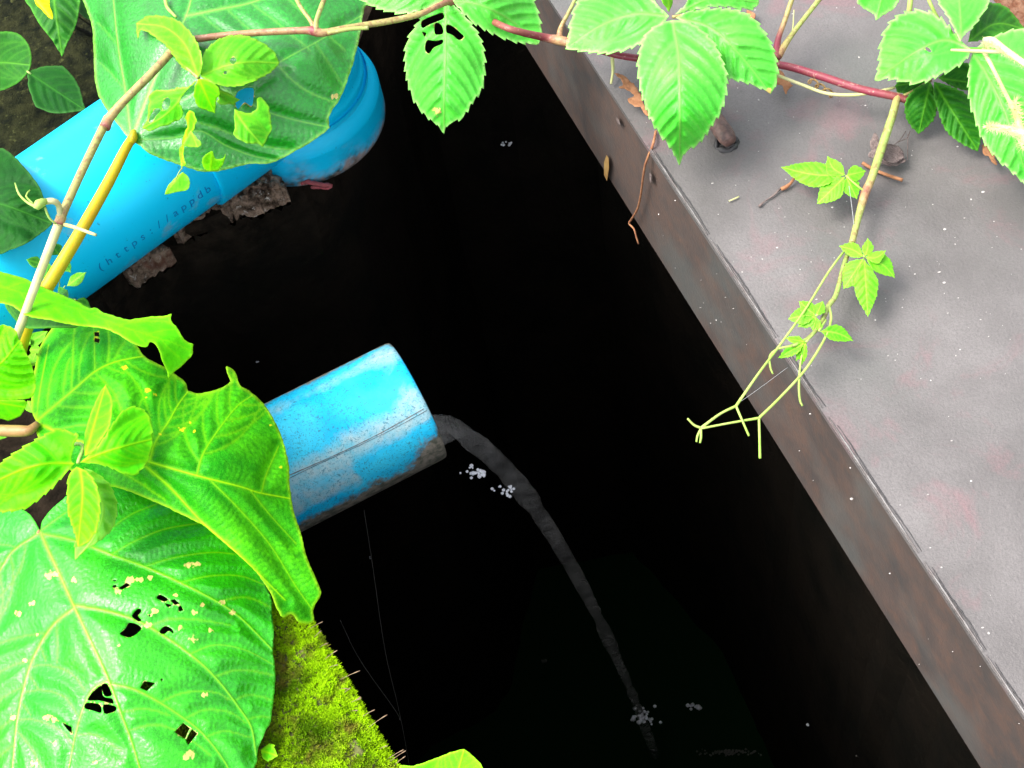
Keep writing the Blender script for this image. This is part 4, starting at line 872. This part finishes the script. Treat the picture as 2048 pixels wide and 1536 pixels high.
leaf('leaflet', [(378, 222), (388, 226), (392, 246), (384, 262), (374, 275), (366, 300), (370, 328), (362, 335), (358, 305), (366, 275), (374, 250), (370, 235)], [(378, 222, zt-.02), (384, 260, zt-.025), (364, 333, zt-.055)], M['lime'], L3, 0, 7, nlat=2, ragged=1.3, relief=.0008)
leaf('leaflet', [(382, 262), (395, 278), (404, 290), (395, 295), (378, 294), (366, 290), (374, 272)], [(382, 262, zt-.025), (404, 290, zt-.03), (366, 290, zt-.035)], M['young'], L3, 0, 3, nlat=3, ragged=1)
leaf('leaflet', [(425, 302), (432, 318), (447, 315), (451, 308), (448, 325), (436, 340), (420, 343), (408, 337), (404, 322), (412, 308)], [(425, 302, zt-.05), (451, 308, zt-.055), (420, 343, zt-.065)], M['lime'], L3, 0, 6, nlat=3, ragged=1.2)
leaf('leaflet', [(366, 344), (376, 352), (380, 368), (374, 380), (355, 384), (338, 388), (329, 389), (336, 372), (350, 356)], [(366, 344, .160), (380, 368, .155), (329, 389, .150), (355, 365, .164)], M['young'], L3, 0, 6, nlat=4, ragged=.6)
leaf('leaflet', [(425, 175), (455, 185), (480, 200), (470, 206), (450, 206)], [(425, 175, zt-.008), (480, 200, zt-.03), (450, 206, zt-.02)], M['young'], L3, 0, 2, nlat=2, ragged=1)
tube('tendril', [(365, 335, .178), (358, 345, .17), (352, 358, .165)], 1.3, M['tendril'], vine, seg=5, step=3)
tube('tendril', [(330, -5, .21), (333, 12, .212), (340, 22, .214), (352, 34, .22)], [4, 3.5, 3.5, 2.5], M['tendril'], vine, seg=8)
# small leaves on the hanging shoot
zs_ = HC+.022
def comp(node, stalkpts, leaves, mat, zn, label, tw=(10, 2.2), nl=6):
    o = stalk(vine, stalkpts+[(node[0], node[1], zn)], 2.2, mat=M['tendril'], label=label)
    for (tp, w, *r) in leaves:
        dz = r[0] if r else -.012; bw = r[1] if len(r) > 1 else 0
        b = np.array(node)+(np.array(tp)-node)*.03; m_ = (b+np.array(tp))/2; nrm = np.array([-(tp[1]-b[1]), tp[0]-b[0]]); nrm = nrm/np.hypot(*nrm)*w/2
        ctrl = [(b[0], b[1], zn), (tp[0], tp[1], zn+dz), (m_[0], m_[1], zn+dz*.3+.003), (m_[0]+nrm[0], m_[1]+nrm[1], zn+dz*.4-.002), (m_[0]-nrm[0], m_[1]-nrm[1], zn+dz*.4-.002)]
        leaflet(b, tp, w, ctrl, mat, o, teeth=tw, nlat=nl, bow=bw, res=2.4, relief=.0011, pillow=6, vw=1.8, rimw=2)
    return o
comp((1692, 351), [(1731, 384, ZV-.008), (1715, 372, zs_+.004)], [((1562, 334), 50, -.012, -6), ((1634, 408), 46, -.008), ((1714, 398), 34, -.006), ((1732, 342), 32, -.004), ((1655, 312), 34, 0, -8)], M['small'], zs_+.006, 'small toothed leaf highest on the hanging shoot, its longest leaflet pointing left')
comp((1729, 514), [(1704, 486, ZV-.01)], [((1790, 556), 38, -.01, -8), ((1736, 634), 48, -.012), ((1687, 578), 46, -.008), ((1678, 492), 28, -.003, 4), ((1735, 476), 22, 0, 4), ((1772, 500), 24, 0, 8)], M['small'], zs_+.008, 'small toothed leaf below the fork, its longest leaflet pointing down')
comp((1632, 632), [(1657, 612, ZV-.004)], [((1576, 638), 34, -.006, 3), ((1598, 602), 28, 0), ((1646, 602), 24, 0), ((1626, 662), 24, -.004), ((1596, 654), 24, -.006)], M['small'], zs_+.012, 'tiny toothed leaf crumpled in a rosette beside the shoot')
comp((1638, 662), [(1652, 640, ZV)], [((1707, 682), 32, -.008, -6), ((1640, 644), 14, 0)], M['small'], zs_+.012, 'single tiny pointed leaf on the right of the shoot tip')
comp((1612, 684), [(1630, 665, ZV+.002)], [((1556, 716), 22, -.008), ((1572, 676), 16, 0), ((1592, 722), 18, -.01), ((1604, 730), 12, -.01)], M['young'], zs_+.016, 'unfolding pale leaf tips at the end of the shoot')
# dark toothed leaf under the right hand foliage
zd = HC+.03
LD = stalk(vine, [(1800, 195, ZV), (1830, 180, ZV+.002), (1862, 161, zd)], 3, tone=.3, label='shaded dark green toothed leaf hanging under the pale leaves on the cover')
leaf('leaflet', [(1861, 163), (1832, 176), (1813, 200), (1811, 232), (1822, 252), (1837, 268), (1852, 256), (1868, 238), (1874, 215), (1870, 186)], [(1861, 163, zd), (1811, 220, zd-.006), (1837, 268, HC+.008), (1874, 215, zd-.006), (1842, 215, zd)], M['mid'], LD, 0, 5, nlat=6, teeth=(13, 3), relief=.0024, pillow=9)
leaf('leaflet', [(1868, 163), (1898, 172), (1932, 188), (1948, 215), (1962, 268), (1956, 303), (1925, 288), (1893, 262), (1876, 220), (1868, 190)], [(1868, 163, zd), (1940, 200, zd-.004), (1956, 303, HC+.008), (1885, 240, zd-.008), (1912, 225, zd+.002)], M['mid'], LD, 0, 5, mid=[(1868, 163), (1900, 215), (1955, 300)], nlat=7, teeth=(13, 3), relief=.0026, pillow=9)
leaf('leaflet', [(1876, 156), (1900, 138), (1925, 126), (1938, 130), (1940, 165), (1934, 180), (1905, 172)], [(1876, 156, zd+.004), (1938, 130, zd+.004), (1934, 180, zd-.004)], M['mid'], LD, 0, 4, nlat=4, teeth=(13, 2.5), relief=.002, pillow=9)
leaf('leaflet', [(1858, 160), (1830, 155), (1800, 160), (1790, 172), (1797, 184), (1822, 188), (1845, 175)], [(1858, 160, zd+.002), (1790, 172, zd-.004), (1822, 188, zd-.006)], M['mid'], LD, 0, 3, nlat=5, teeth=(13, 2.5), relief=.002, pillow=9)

# ------------------------------------------------------------ hairy climber in the right corner
zr = HC+.07
hv = empty('hairy_climber', tuple(P(2080, 130, HC)), 'climber with whitish hairy stem and broad toothed leaves, in the top right corner', 'vine')
R_ = stalk(hv, [(2011, 104, zr+.02), (1985, 100, zr+.008), (1935, 98, zr)], [4, 4, 3.5], mat=M['young'], label='broad pale toothed leaf set pointing left, the bottom one shiny')
leaf('leaflet', [(1942, 98), (1935, 115), (1912, 135), (1880, 150), (1850, 163), (1820, 166), (1790, 160), (1770, 158), (1749, 162), (1757, 130), (1759, 95), (1770, 60), (1785, 40), (1810, 25), (1845, 21), (1875, 32), (1900, 55), (1922, 82)], [(1942, 98, zr), (1749, 162, zr-.035), (1845, 21, zr-.008), (1850, 163, zr-.01), (1845, 95, zr+.004), (1770, 60, zr-.02)], M['pale'], R_, 0, 8, mid=[(1942, 98), (1890, 80), (1830, 105), (1752, 160)], nlat=8, teeth=(24, 7), relief=.0028, pillow=13, holes=[[(1851, 94), (1857, 95), (1863, 102), (1860, 105), (1852, 100)]])
leaf('leaflet', [(1921, 84), (1900, 40), (1878, 5), (1865, -30), (1960, -50), (1978, 0), (1965, 28), (1945, 55), (1928, 70)], [(1921, 84, zr+.004), (1865, -30, zr+.002), (1978, 0, zr-.004), (1925, 10, zr+.008)], M['pale'], R_, 0, 4, mid=[(1921, 84), (1922, 40), (1915, -40)], nlat=6, teeth=(24, 3), relief=.002, pillow=13)
leaf('leaflet', [(1936, 84), (1945, 55), (1962, 30), (1975, 8), (2000, 8), (2022, 22), (2036, 40), (2050, 58), (2010, 66), (1970, 78)], [(1936, 84, zr-.012), (1975, 8, zr-.018), (2036, 40, zr-.03), (2000, 50, zr-.014)], M['mid'], R_, 0, 7, mid=[(1936, 84), (1990, 48), (2048, 57)], nlat=6, teeth=(22, 3), relief=.002, pillow=11)
leaf('leaflet', [(1945, 104), (1938, 135), (1936, 165), (1940, 205), (1952, 245), (1968, 285), (1995, 318), (2025, 345), (2060, 380), (2120, 380), (2140, 200), (2110, 80), (2045, 58), (2005, 66), (1968, 84)], [(1945, 104, zr-.004), (1940, 205, zr-.015), (1995, 318, zr-.03), (2060, 380, zr-.045), (2045, 58, zr-.005), (2040, 200, zr+.002), (2140, 200, zr-.01)], M['pale'], R_, 0, 8, mid=[(1945, 104), (1980, 160), (2020, 250), (2062, 378)], nlat=8, teeth=(24, 5), relief=.003, pillow=15)
leaf('leaf', [(1770, -30), (1716, -2), (1730, 18), (1746, 26), (1752, 41), (1770, 28), (1790, 15), (1797, -5), (1785, -30)], [(1770, -30, zr), (1752, 41, zr-.02), (1716, 0, zr-.01), (1797, -5, zr-.01)], M['pale'], hv, 0, 4, nlat=4, teeth=(18, 2.5), label='tip of a pale leaf poking in from the top edge')
tube('stem', [(1822, -20, zr-.03), (1820, 10, zr-.035), (1815, 45, zr-.045)], 5.5, M['tendril'], hv); tube('stem', [(1850, -20, zr-.02), (1862, 10, zr-.02), (1880, 45, zr-.03)], 3.5, M['tendril'], hv)
hz = zr+.035
tube('stem', [(1970, 80, hz-.01), (1985, 82, hz-.004), (2010, 100, hz), (2048, 126, hz+.004), (2100, 160, hz+.01)], [6, 8, 7, 6, 6], M['hair'], hv)
tube('stem', [(1902, 100, hz-.008), (1950, 102, hz-.002), (2011, 104, hz)], [2.5, 4, 4], M['cream_stalk'], hv)
tube('stem', [(1966, 100, hz-.008), (1985, 135, hz-.006), (2010, 185, hz-.004), (2030, 225, hz-.002), (2040, 255, hz), (2060, 300, hz)], [5, 4, 4, 5, 7, 6], M['cream_stalk'], hv)
tube('stem', [(1966, 254, hz-.006), (1990, 254, hz-.004), (2020, 260, hz-.002), (2048, 268, hz), (2090, 270, hz)], [2, 5, 8, 9, 9], M['hair'], hv)
V = []; Fc = []
def hairs(a, b, cnt, L_, z):
    for i in range(cnt):
        u = random.random(); x = a[0]+(b[0]-a[0])*u; y = a[1]+(b[1]-a[1])*u; an = random.uniform(0, 2*math.pi)
        p = P(x, y, z); q = P(x+L_*math.cos(an), y+L_*math.sin(an), z+random.uniform(0, .006)); s_ = np.cross(q-p, FWD); s_ = s_/np.linalg.norm(s_)*.00022
        o = len(V); V.extend([p-s_, p+s_, q]); Fc.append((o, o+1, o+2))
hairs((1970, 80), (2100, 160), 420, 12, hz); hairs((1975, 254), (2090, 270), 420, 16, hz); hairs((1968, 85), (1975, 100), 60, 10, hz-.006); hairs((1990, 150), (2040, 255), 120, 8, hz)
hairs((2030, 200), (2045, 300), 160, 18, hz)
ho = meshobj('stem_hairs', V, Fc, M['hair'], hv, smooth=False); ho['kind'] = 'stuff'

# ------------------------------------------------------------ lower left creeper
lc = empty('young_creeper', tuple(P(60, 960, 0.0)), 'young lime-green creeper shoots lying over the huge leaves at the left edge', 'vine')
zn = .145
Lb_ = stalk(lc, [(118, 886, .125), (135, 890, .13), (165, 890, .14), (156, 926, zn)], 4, mat=M['tendril'], label='lime leaf of five leaflets spread between the two lower huge leaves')
leaf('leaflet', [(150, 927), (143, 922), (146, 900), (150, 885), (155, 870), (130, 860), (115, 857), (85, 872), (40, 898), (-10, 935), (-60, 990), (-20, 1022), (30, 1022), (55, 1015), (75, 1001), (100, 980), (112, 968), (130, 948)], [(150, 927, zn), (115, 857, zn), (-10, 935, zn-.01), (-60, 990, zn-.03), (30, 1022, zn-.03), (75, 935, zn+.012), (110, 968, zn-.015)], M['lime'], Lb_, 0, 10, mid=[(150, 927), (90, 928), (30, 945), (-50, 985)], nlat=6, teeth=(24, 4), relief=.0032, pillow=15)
leaf('leaflet', [(170, 912), (168, 880), (175, 845), (188, 810), (200, 785), (211, 768), (218, 785), (225, 806), (222, 835), (218, 855), (200, 882), (182, 905)], [(170, 912, zn), (211, 768, zn-.005), (172, 860, zn-.004), (222, 830, zn+.01)], M['lime'], Lb_, 0, 5, mid=[(170, 912), (185, 860), (211, 770)], nlat=5, teeth=None, relief=.0015, pillow=10)
leaf('leaflet', [(160, 925), (190, 898), (210, 872), (240, 828), (265, 813), (290, 822), (302, 845), (306, 890), (294, 925), (280, 942), (266, 951), (240, 944), (205, 930)], [(160, 925, zn), (265, 813, zn-.005), (306, 890, zn-.01), (266, 951, zn-.02), (240, 885, zn+.012)], M['lime'], Lb_, 0, 7, mid=[(160, 925), (200, 908), (250, 892), (304, 878)], nlat=6, teeth=(24, 3), relief=.0028, pillow=13)
leaf('leaflet', [(153, 933), (138, 950), (134, 985), (136, 1025), (148, 1065), (156, 1094), (170, 1088), (185, 1075), (196, 1050), (200, 1010), (192, 970), (175, 945)], [(153, 933, zn), (134, 990, zn-.01), (156, 1094, zn-.03), (200, 1010, zn-.004)], M['lime'], Lb_, 0, 5, mid=[(160, 935), (165, 990), (156, 1092)], nlat=6, teeth=(22, 3), relief=.0022, pillow=12)
leaf('leaflet', [(168, 935), (195, 948), (218, 968), (232, 1000), (233, 1030), (222, 1060), (200, 1080), (175, 1098), (150, 1120), (150, 1085), (165, 1050), (180, 1000)], [(168, 935, zn-.01), (232, 1000, zn-.025), (150, 1120, zn-.045), (180, 1000, zn-.03)], M['small'], Lb_, 0, 8, mid=[(168, 935), (205, 1010), (190, 1070), (152, 1118)], nlat=6, teeth=(22, 3), relief=.002, pillow=12)
Lw = stalk(lc, [(-30, 700, .15), (0, 690, .16), (20, 672, .165)], 4, mat=M['tendril'], label='broad ribbed lime leaflet cut by the left edge below the vine stem')
leaf('leaflet', [(-60, 760), (-20, 700), (0, 652), (20, 652), (32, 662), (40, 680), (55, 710), (68, 745), (71, 775), (62, 795), (30, 800), (0, 801), (-40, 805)], [(-60, 760, .15), (20, 655, .175), (70, 760, .150), (0, 801, .140), (10, 720, .178)], M['lime'], Lw, 0, 3, mid=[(-60, 760), (0, 728), (40, 680)], nlat=7, teeth=None, relief=.0035, pillow=10, ang=62)
leaf('leaflet', [(-40, 800), (0, 800), (50, 802), (52, 815), (40, 832), (20, 841), (0, 838), (-40, 830)], [(-40, 800, .12), (50, 802, .115), (20, 841, .10)], M['lime'], Lw, 0, 3, nlat=3, teeth=None, relief=.001)
# background herb leaves
def herb(name, label, cat, loc, items, mat, group=None):
    e = empty(name, loc, label, cat, group)
    for it in items:
        b, tp, w, z0, z1 = it[:5]; m_ = ((b[0]+tp[0])/2, (b[1]+tp[1])/2); mt = it[5] if len(it) > 5 else mat
        leaflet(b, tp, w, [(b[0], b[1], z0), (tp[0], tp[1], z1), (m_[0], m_[1], (z0+z1)/2+.004)], mt, e, teeth=None, nlat=5, name='leaf', res=3, relief=.0012, pillow=9, vw=2, fat=.42)
        bx = b[0]+(b[0]-tp[0])*.12, b[1]+(b[1]-tp[1])*.12
        tube('stem', [(bx[0], bx[1], max(.0, z0-.03)), (b[0], b[1], z0), (b[0]+(tp[0]-b[0])*.1, b[1]+(tp[1]-b[1])*.1, z0+.001)], [3, 2.5, 2], M['tendril'], e, seg=6)
    return e
hb_ = herb('broadleaf_herb', 'dark green herb with oval leaves on the mossy soil, top left corner', 'plant', tuple(P(60, 60, 0)), [((50, 140), (173, 222), 96, .035, .03)], M['dark'])
leaf('leaf', [(-60, 110), (-20, 70), (20, 63), (48, 76), (62, 105), (61, 132), (48, 155), (25, 172), (0, 182), (-40, 185)], [(-60, 110, .05), (20, 63, .045), (62, 120, .04), (0, 182, .035)], M['mid'], hb_, 0, 8, mid=[(-60, 130), (0, 125), (60, 130)], nlat=5, relief=.0015)
leaf('leaf', [(90, -60), (50, -10), (62, 18), (80, 50), (105, 82), (124, 113), (134, 88), (150, 55), (157, 25), (158, -10), (130, -60)], [(90, -60, .08), (50, -10, .07), (124, 113, .055), (158, -10, .075), (105, 30, .082)], M['mid'], hb_, 0, 5, mid=[(100, -60), (112, 30), (124, 110)], nlat=5, relief=.002, pillow=10)
leaf('leaf', [(160, -10), (158, 20), (165, 32), (177, 40), (180, 20), (172, -10)], [(160, -10, .06), (177, 40, .055), (172, 0, .06)], M['dark'], hb_, 0, 3, nlat=3)
yl = leaf('fallen_leaf', [(64, -10), (72, 8), (85, 22), (100, 38), (105, 39), (106, 30), (100, 12), (96, -10)], [(64, -10, .105), (105, 39, .088), (96, -10, .105)], M['yellow'], None, 0, 4, nlat=4, relief=.001); tag(yl, 'bright yellow leaf tip lying on a green leaf at the top left', 'leaf')
dl = empty('shade_plant', tuple(P(-20, 420, 0)), 'deep green quilted leaf of a low plant at the left edge, beside the blue pipe', 'plant')
leaf('leaf', [(-60, 420), (-20, 310), (0, 296), (25, 310), (58, 345), (82, 380), (93, 415), (106, 448), (80, 468), (50, 488), (20, 500), (0, 508), (-40, 510)], [(-60, 420, .13), (0, 296, .13), (93, 415, .14), (0, 508, .125), (20, 400, .150), (106, 448, .135)], M['dark'], dl, 0, 7, mid=[(-60, 400), (0, 408), (50, 425), (104, 447)], nlat=5, relief=.004, pillow=16, ang=40, label='deep green quilted leaf')
hp_ = empty('pipe_seedling', tuple(P(118, 585, .10)), 'small leafy seedling leaning on the blue pipe by the yellow stalk', 'plant')
for b, tp, w in (((118, 510), (102, 486), 30), ((86, 528), (52, 519), 22), ((122, 520), (142, 545), 22), ((88, 560), (98, 524), 26), ((134, 572), (172, 544), 24), ((118, 592), (135, 580), 30)):
    leaflet(b, tp, w, [(b[0], b[1], .125), (tp[0], tp[1], .130), ((b[0]+tp[0])/2, (b[1]+tp[1])/2, .130)], M['small'] if w == 24 else M['mid'], hp_, teeth=None, nlat=3, name='leaf', res=2.4, relief=.0007, pillow=6, vw=1.5, rimw=2)
tube('stem', [(116, 590, .10), (118, 560, .122), (100, 530, .126), (90, 525, .126)], 1.3, M['tendril'], hp_, seg=5); tube('stem', [(116, 590, .10), (130, 572, .124)], 1.2, M['tendril'], hp_, seg=5)
hq = empty('ground_herb', tuple(P(60, 720, .02)), 'small rounded ground herb peeking between the folded leaf and the middle huge leaf', 'plant')
for b, tp, w in (((52, 690), (95, 662), 26), ((58, 700), (82, 698), 26), ((55, 712), (78, 720), 26), ((60, 735), (72, 705), 20), ((48, 690), (60, 676), 16), ((55, 800), (66, 826), 24), ((20, 850), (-10, 880), 26), ((50, 640), (40, 690), 24)):
    leaflet(b, tp, w, [(b[0], b[1], .05), (tp[0], tp[1], .056), ((b[0]+tp[0])/2, (b[1]+tp[1])/2, .058)], M['small'], hq, teeth=None, nlat=3, name='leaf', res=2.6, relief=.001, pillow=6, vw=1.5, rimw=2)
hs = empty('moss_seedling', tuple(P(530, 1500, .01)), 'tiny round yellow-green seedling growing at the edge of the moss', 'plant')
for b, tp, w in (((520, 1500), (556, 1512), 34), ((530, 1500), (550, 1490), 16)):
    leaflet(b, tp, w, [(b[0], b[1], .016), (tp[0], tp[1], .018), ((b[0]+tp[0])/2, (b[1]+tp[1])/2, .020)], M['lime'], hs, teeth=None, nlat=3, name='leaf', res=2.6, relief=.0008, fat=.6)
bl = empty('bottom_shoot', tuple(P(880, 1620, .0)), 'lime leaf tip rising from the bottom edge in front of the black pit', 'plant')
leaf('leaf', [(880, 1640), (800, 1540), (830, 1531), (870, 1517), (900, 1505), (928, 1498), (945, 1512), (968, 1545), (960, 1640)], [(880, 1640, .04), (800, 1540, .05), (928, 1498, .055), (960, 1640, .04)], M['lime'], bl, 0, 5, mid=[(880, 1640), (910, 1560), (928, 1500)], nlat=6, teeth=None, relief=.001)
herb('edge_sprout', 'small pale leaf showing between the blue pipe end and the folded lime leaf', 'plant', tuple(P(160, 600, .03)), [((150, 600), (182, 616), 26, .06, .055)], M['mid'])

# ------------------------------------------------------------ dead leaves, twigs, litter on the cover
def scrap(name, poly, z, mat, label, cat, group=None, curl=.006, parent=None, th=.0005):
    c = np.mean(poly, 0); ctrl = [(x, y, z+curl*random.random()) for x, y in poly[::2]]+[(c[0], c[1], z+.001)]
    o = leaf(name, poly, ctrl, mat, parent, base=0, tip=len(poly)//2, nlat=3, ragged=1.3, relief=.001, corners=[0, len(poly)//2], thick=th)
    return tag(o, label, cat, group) if parent is None else o
GD = 'dead brown leaves lying on the steel cover'
scrap('dead_leaf', [(1228, 145), (1245, 150), (1262, 163), (1278, 180), (1287, 205), (1298, 232), (1290, 228), (1282, 212), (1268, 212), (1255, 198), (1268, 190), (1250, 178), (1238, 175), (1246, 166)], HC+.006, M['dead'], 'curled brown dead leaf beside the big hanging pale leaflet', 'dead leaf', GD, .012)
scrap('dead_leaf', [(1548, 150), (1560, 140), (1568, 150), (1578, 162), (1586, 172), (1576, 178), (1572, 188), (1566, 172), (1550, 166)], HC+.006, M['dead'], 'brown dead leaf scrap under the red vine stem', 'dead leaf', GD, .01)
scrap('dead_leaf', [(1964, 290), (1975, 286), (1984, 292), (1994, 302), (1990, 315), (1993, 329), (1984, 322), (1978, 312), (1968, 308)], HC+.005, M['dead'], 'orange-brown dead leaf scrap below the dark toothed leaf', 'dead leaf', GD, .01)
scrap('dead_leaf', [(1494, 18), (1500, 22), (1512, 30), (1510, 38), (1500, 36), (1494, 30)], HC+.005, M['dead'], 'tiny pinkish leaf scrap at the top edge behind the big pale leaf', 'dead leaf', GD, .004)
lt = scrap('leaf_litter', [(1748, 265), (1756, 270), (1760, 290), (1775, 296), (1790, 298), (1800, 310), (1812, 320), (1800, 330), (1780, 332), (1765, 326), (1750, 318), (1736, 312), (1742, 300), (1740, 285)], HC+.004, M['grey_debris'], 'grey crumbled leaf litter caught in cobweb behind the hanging stem', 'litter', None, .014)
lt2 = scrap('crumb', [(1762, 298), (1775, 288), (1790, 290), (1805, 300), (1808, 316), (1790, 326), (1772, 320), (1760, 310)], HC+.012, M['grey_debris'], '', '', None, .012, parent=lt, th=.001)
for pts in ([(1812, 262, HC+.01), (1800, 280, HC+.012), (1785, 292, HC+.012)], [(1816, 268, HC+.004), (1815, 320, HC+.003)], [(1795, 285, HC+.01), (1815, 275, HC+.01), (1820, 262, HC+.006)]):
    tube('cobweb', pts, .9, M['grey_debris'], lt, seg=5)
tag(tube('twig', [(1725, 326, HC+.004), (1750, 340, HC+.004), (1780, 352, HC+.005), (1805, 360, HC+.006)], [4, 3.5, 3.5, 4], M['dead'], seg=7), 'straight orange-brown twig crossing behind the hanging stem', 'twig', 'twigs on the steel cover')
tag(tube('twig', [(1590, 352, HC+.006), (1582, 366, HC+.004), (1570, 375, HC+.003), (1562, 378, HC+.003)], [3, 3, 4.5, 3.5], M['twig'], seg=7), 'short dark red twig under the highest small leaf', 'twig', 'twigs on the steel cover')
tag(tube('twig', [(1560, 378, HC+.003), (1545, 392, HC+.002), (1530, 402, HC+.002), (1518, 412, HC+.002)], [2.5, 2, 1.5, 3], M['grey_debris'], seg=6, rough=.3), 'crumbly grey twig bit down left of the dark red one', 'twig', 'twigs on the steel cover')
tag(tube('twig', [(1458, 402, HC+.002), (1468, 398, HC+.002), (1478, 393, HC+.002)], 1.6, M['cream_stalk'], seg=5), 'tiny straw-coloured splinter left of the small leaves', 'twig', 'twigs on the steel cover')
tag(tube('twig', [(1226, 100, HC+.02), (1225, 120, HC+.014), (1226, 142, HC+.008), (1222, 168, HC+.004)], [5, 4, 3, 2.5], M['cream_stalk'], seg=7), 'pale forked leaf stalk hanging from the vine over the cover edge', 'twig', 'twigs on the steel cover')
# root thread hanging over the flange
a = lambda x, y, dz=0: P(x, y, HC)+np.array([0, 0, dz])
fpl = lambda x, y: None
def on_flange(x, y, out=.003):
    """point of the pixel's ray on the vertical flange face"""
    d = ray(x, y); n3 = np.array([en[0], en[1], 0]); b = np.array([E0[0], E0[1], 0]); tt_ = ((b-CAM)@n3-out)/(d@n3); return CAM+d*tt_
rt = [P(1312, 262, HC+.003), P(1305, 292, HC+.003), on_flange(1290, 330), on_flange(1283, 380), on_flange(1276, 415), on_flange(1262, 440), on_flange(1258, 447), on_flange(1268, 458), on_flange(1272, 472), on_flange(1277, 488)]
rt = catmull(np.array(rt)*1000, 3)/1000
tag(tube_w('dry_root', rt, np.linspace(.0011, .0007, len(rt)), M['twig'], seg=6), 'thin brown dry root hanging over the rusty flange', 'root')
for (poly, lab) in (([(1213, 310), (1217, 316), (1218, 335), (1214, 362), (1208, 350), (1208, 325)], 'larger tan husk flake stuck high on the rusty flange'), ([(1233, 234), (1238, 240), (1241, 250), (1236, 248), (1232, 240)], 'smaller pale flake near the cover corner line'), ([(1299, 345), (1303, 350), (1302, 365), (1299, 362)], 'thin pale sliver on the flange beside the dry root')):
    T = [on_flange(x, y, .0012) for x, y in poly]+[on_flange(x, y, -.0002) for x, y in poly]; k = len(poly)
    tag(meshobj('husk_flake', T, [tuple(range(k)), tuple(range(2*k-1, k-1, -1))]+[(i, k+i, k+(i+1) % k, (i+1) % k) for i in range(k)], M['cream_stalk' if False else 'grey_debris'] if 'larger' not in lab else M['tan_stalk'], smooth=False), lab, 'flake', 'flakes stuck to the rusty flange')
# grit on the plate
V = []; Fc = []
for i in range(230):
    if i < 150: x, y = random.uniform(1250, 2048), random.uniform(0, 760)
    else: x, y = random.uniform(1400, 2048), random.uniform(400, 1500)
    p = P(x, y, HC)
    if (p[:2]-E0)@en < .006: 
        p = on_flange(x, y, .0003)
        if p[2] > HC-.006 or p[2] < .01: continue
    elif (p[:2]-fa)@np.array([-fd[1], fd[0]])*((E0-fa)@np.array([-fd[1], fd[0]])) < 0: continue
    r = random.choice([.0003, .0003, .0004, .0004, .0005, .0007])*random.uniform(.7, 1.3); bm = bmesh.new(); bmesh.ops.create_icosphere(bm, subdivisions=1, radius=r); o = len(V)
    sx_, sy_ = random.uniform(.6, 1.8), random.uniform(.6, 1.4)
    for v in bm.verts: V.append((p[0]+v.co.x*sx_, p[1]+v.co.y*sy_, p[2]+v.co.z*.6))
    for f in bm.faces: Fc.append(tuple(o+v.index for v in f.verts))
    bm.free()
tag(meshobj('grit', V, Fc, M['fleck'], smooth=False), 'scattered pale grit and specks on the steel cover', kind='stuff')
# husk under the elbow rim, root thread and silk
zq = VC[2]-.07
hk = [(603, 369, zq), (612, 364, zq+.002), (625, 366, zq+.003), (645, 370, zq+.002), (662, 371, zq), (655, 377, zq-.001), (640, 374, zq-.002), (622, 375, zq-.002)]
tag(tube('curled_husk', hk, [3, 4.5, 4.5, 5, 3.5, 3, 4, 3], M['redbit'], seg=7, rough=.3, step=3), 'curled reddish husk clinging under the rim of the blue elbow', 'husk')
tag(tube('root_thread', [(566, 378, -.03), (570, 405, -.06), (585, 445, -.1), (600, 480, -.13), (615, 503, -.15)], 1.3, M['root'], seg=5), 'thin dark root thread dangling from the mortar ledge into the pit', 'root')
GS = 'spider silk threads'
for pts, lab in (([(728, 1020, -.16), (745, 1130, -.2), (770, 1300, -.25), (800, 1430, -.3), (820, 1540, -.35)], 'long near-vertical silk thread hanging below the outlet pipe'), ([(680, 1240, -.1), (720, 1320, -.15), (790, 1420, -.2), (800, 1440, -.2)], 'short slanting silk thread right of the moss')):
    tag(tube('silk_thread', pts, .45, M['root'], seg=4), lab, 'spider silk', GS)
tag(tube('silk_thread', [(1575, 735, ZV), (1500, 790, ZV+.002), (1408, 852, ZV+.008)], .5, M['silk'], seg=4), 'silk thread strung along the tendrils over the flange', 'spider silk', GS)
tag(tube('silk_thread', [(1708, 450, ZV-.008), (1702, 400, ZV-.006), (1698, 372, ZV)], .6, M['silk'], seg=4), 'short silk thread beside the hanging stem', 'spider silk', GS)
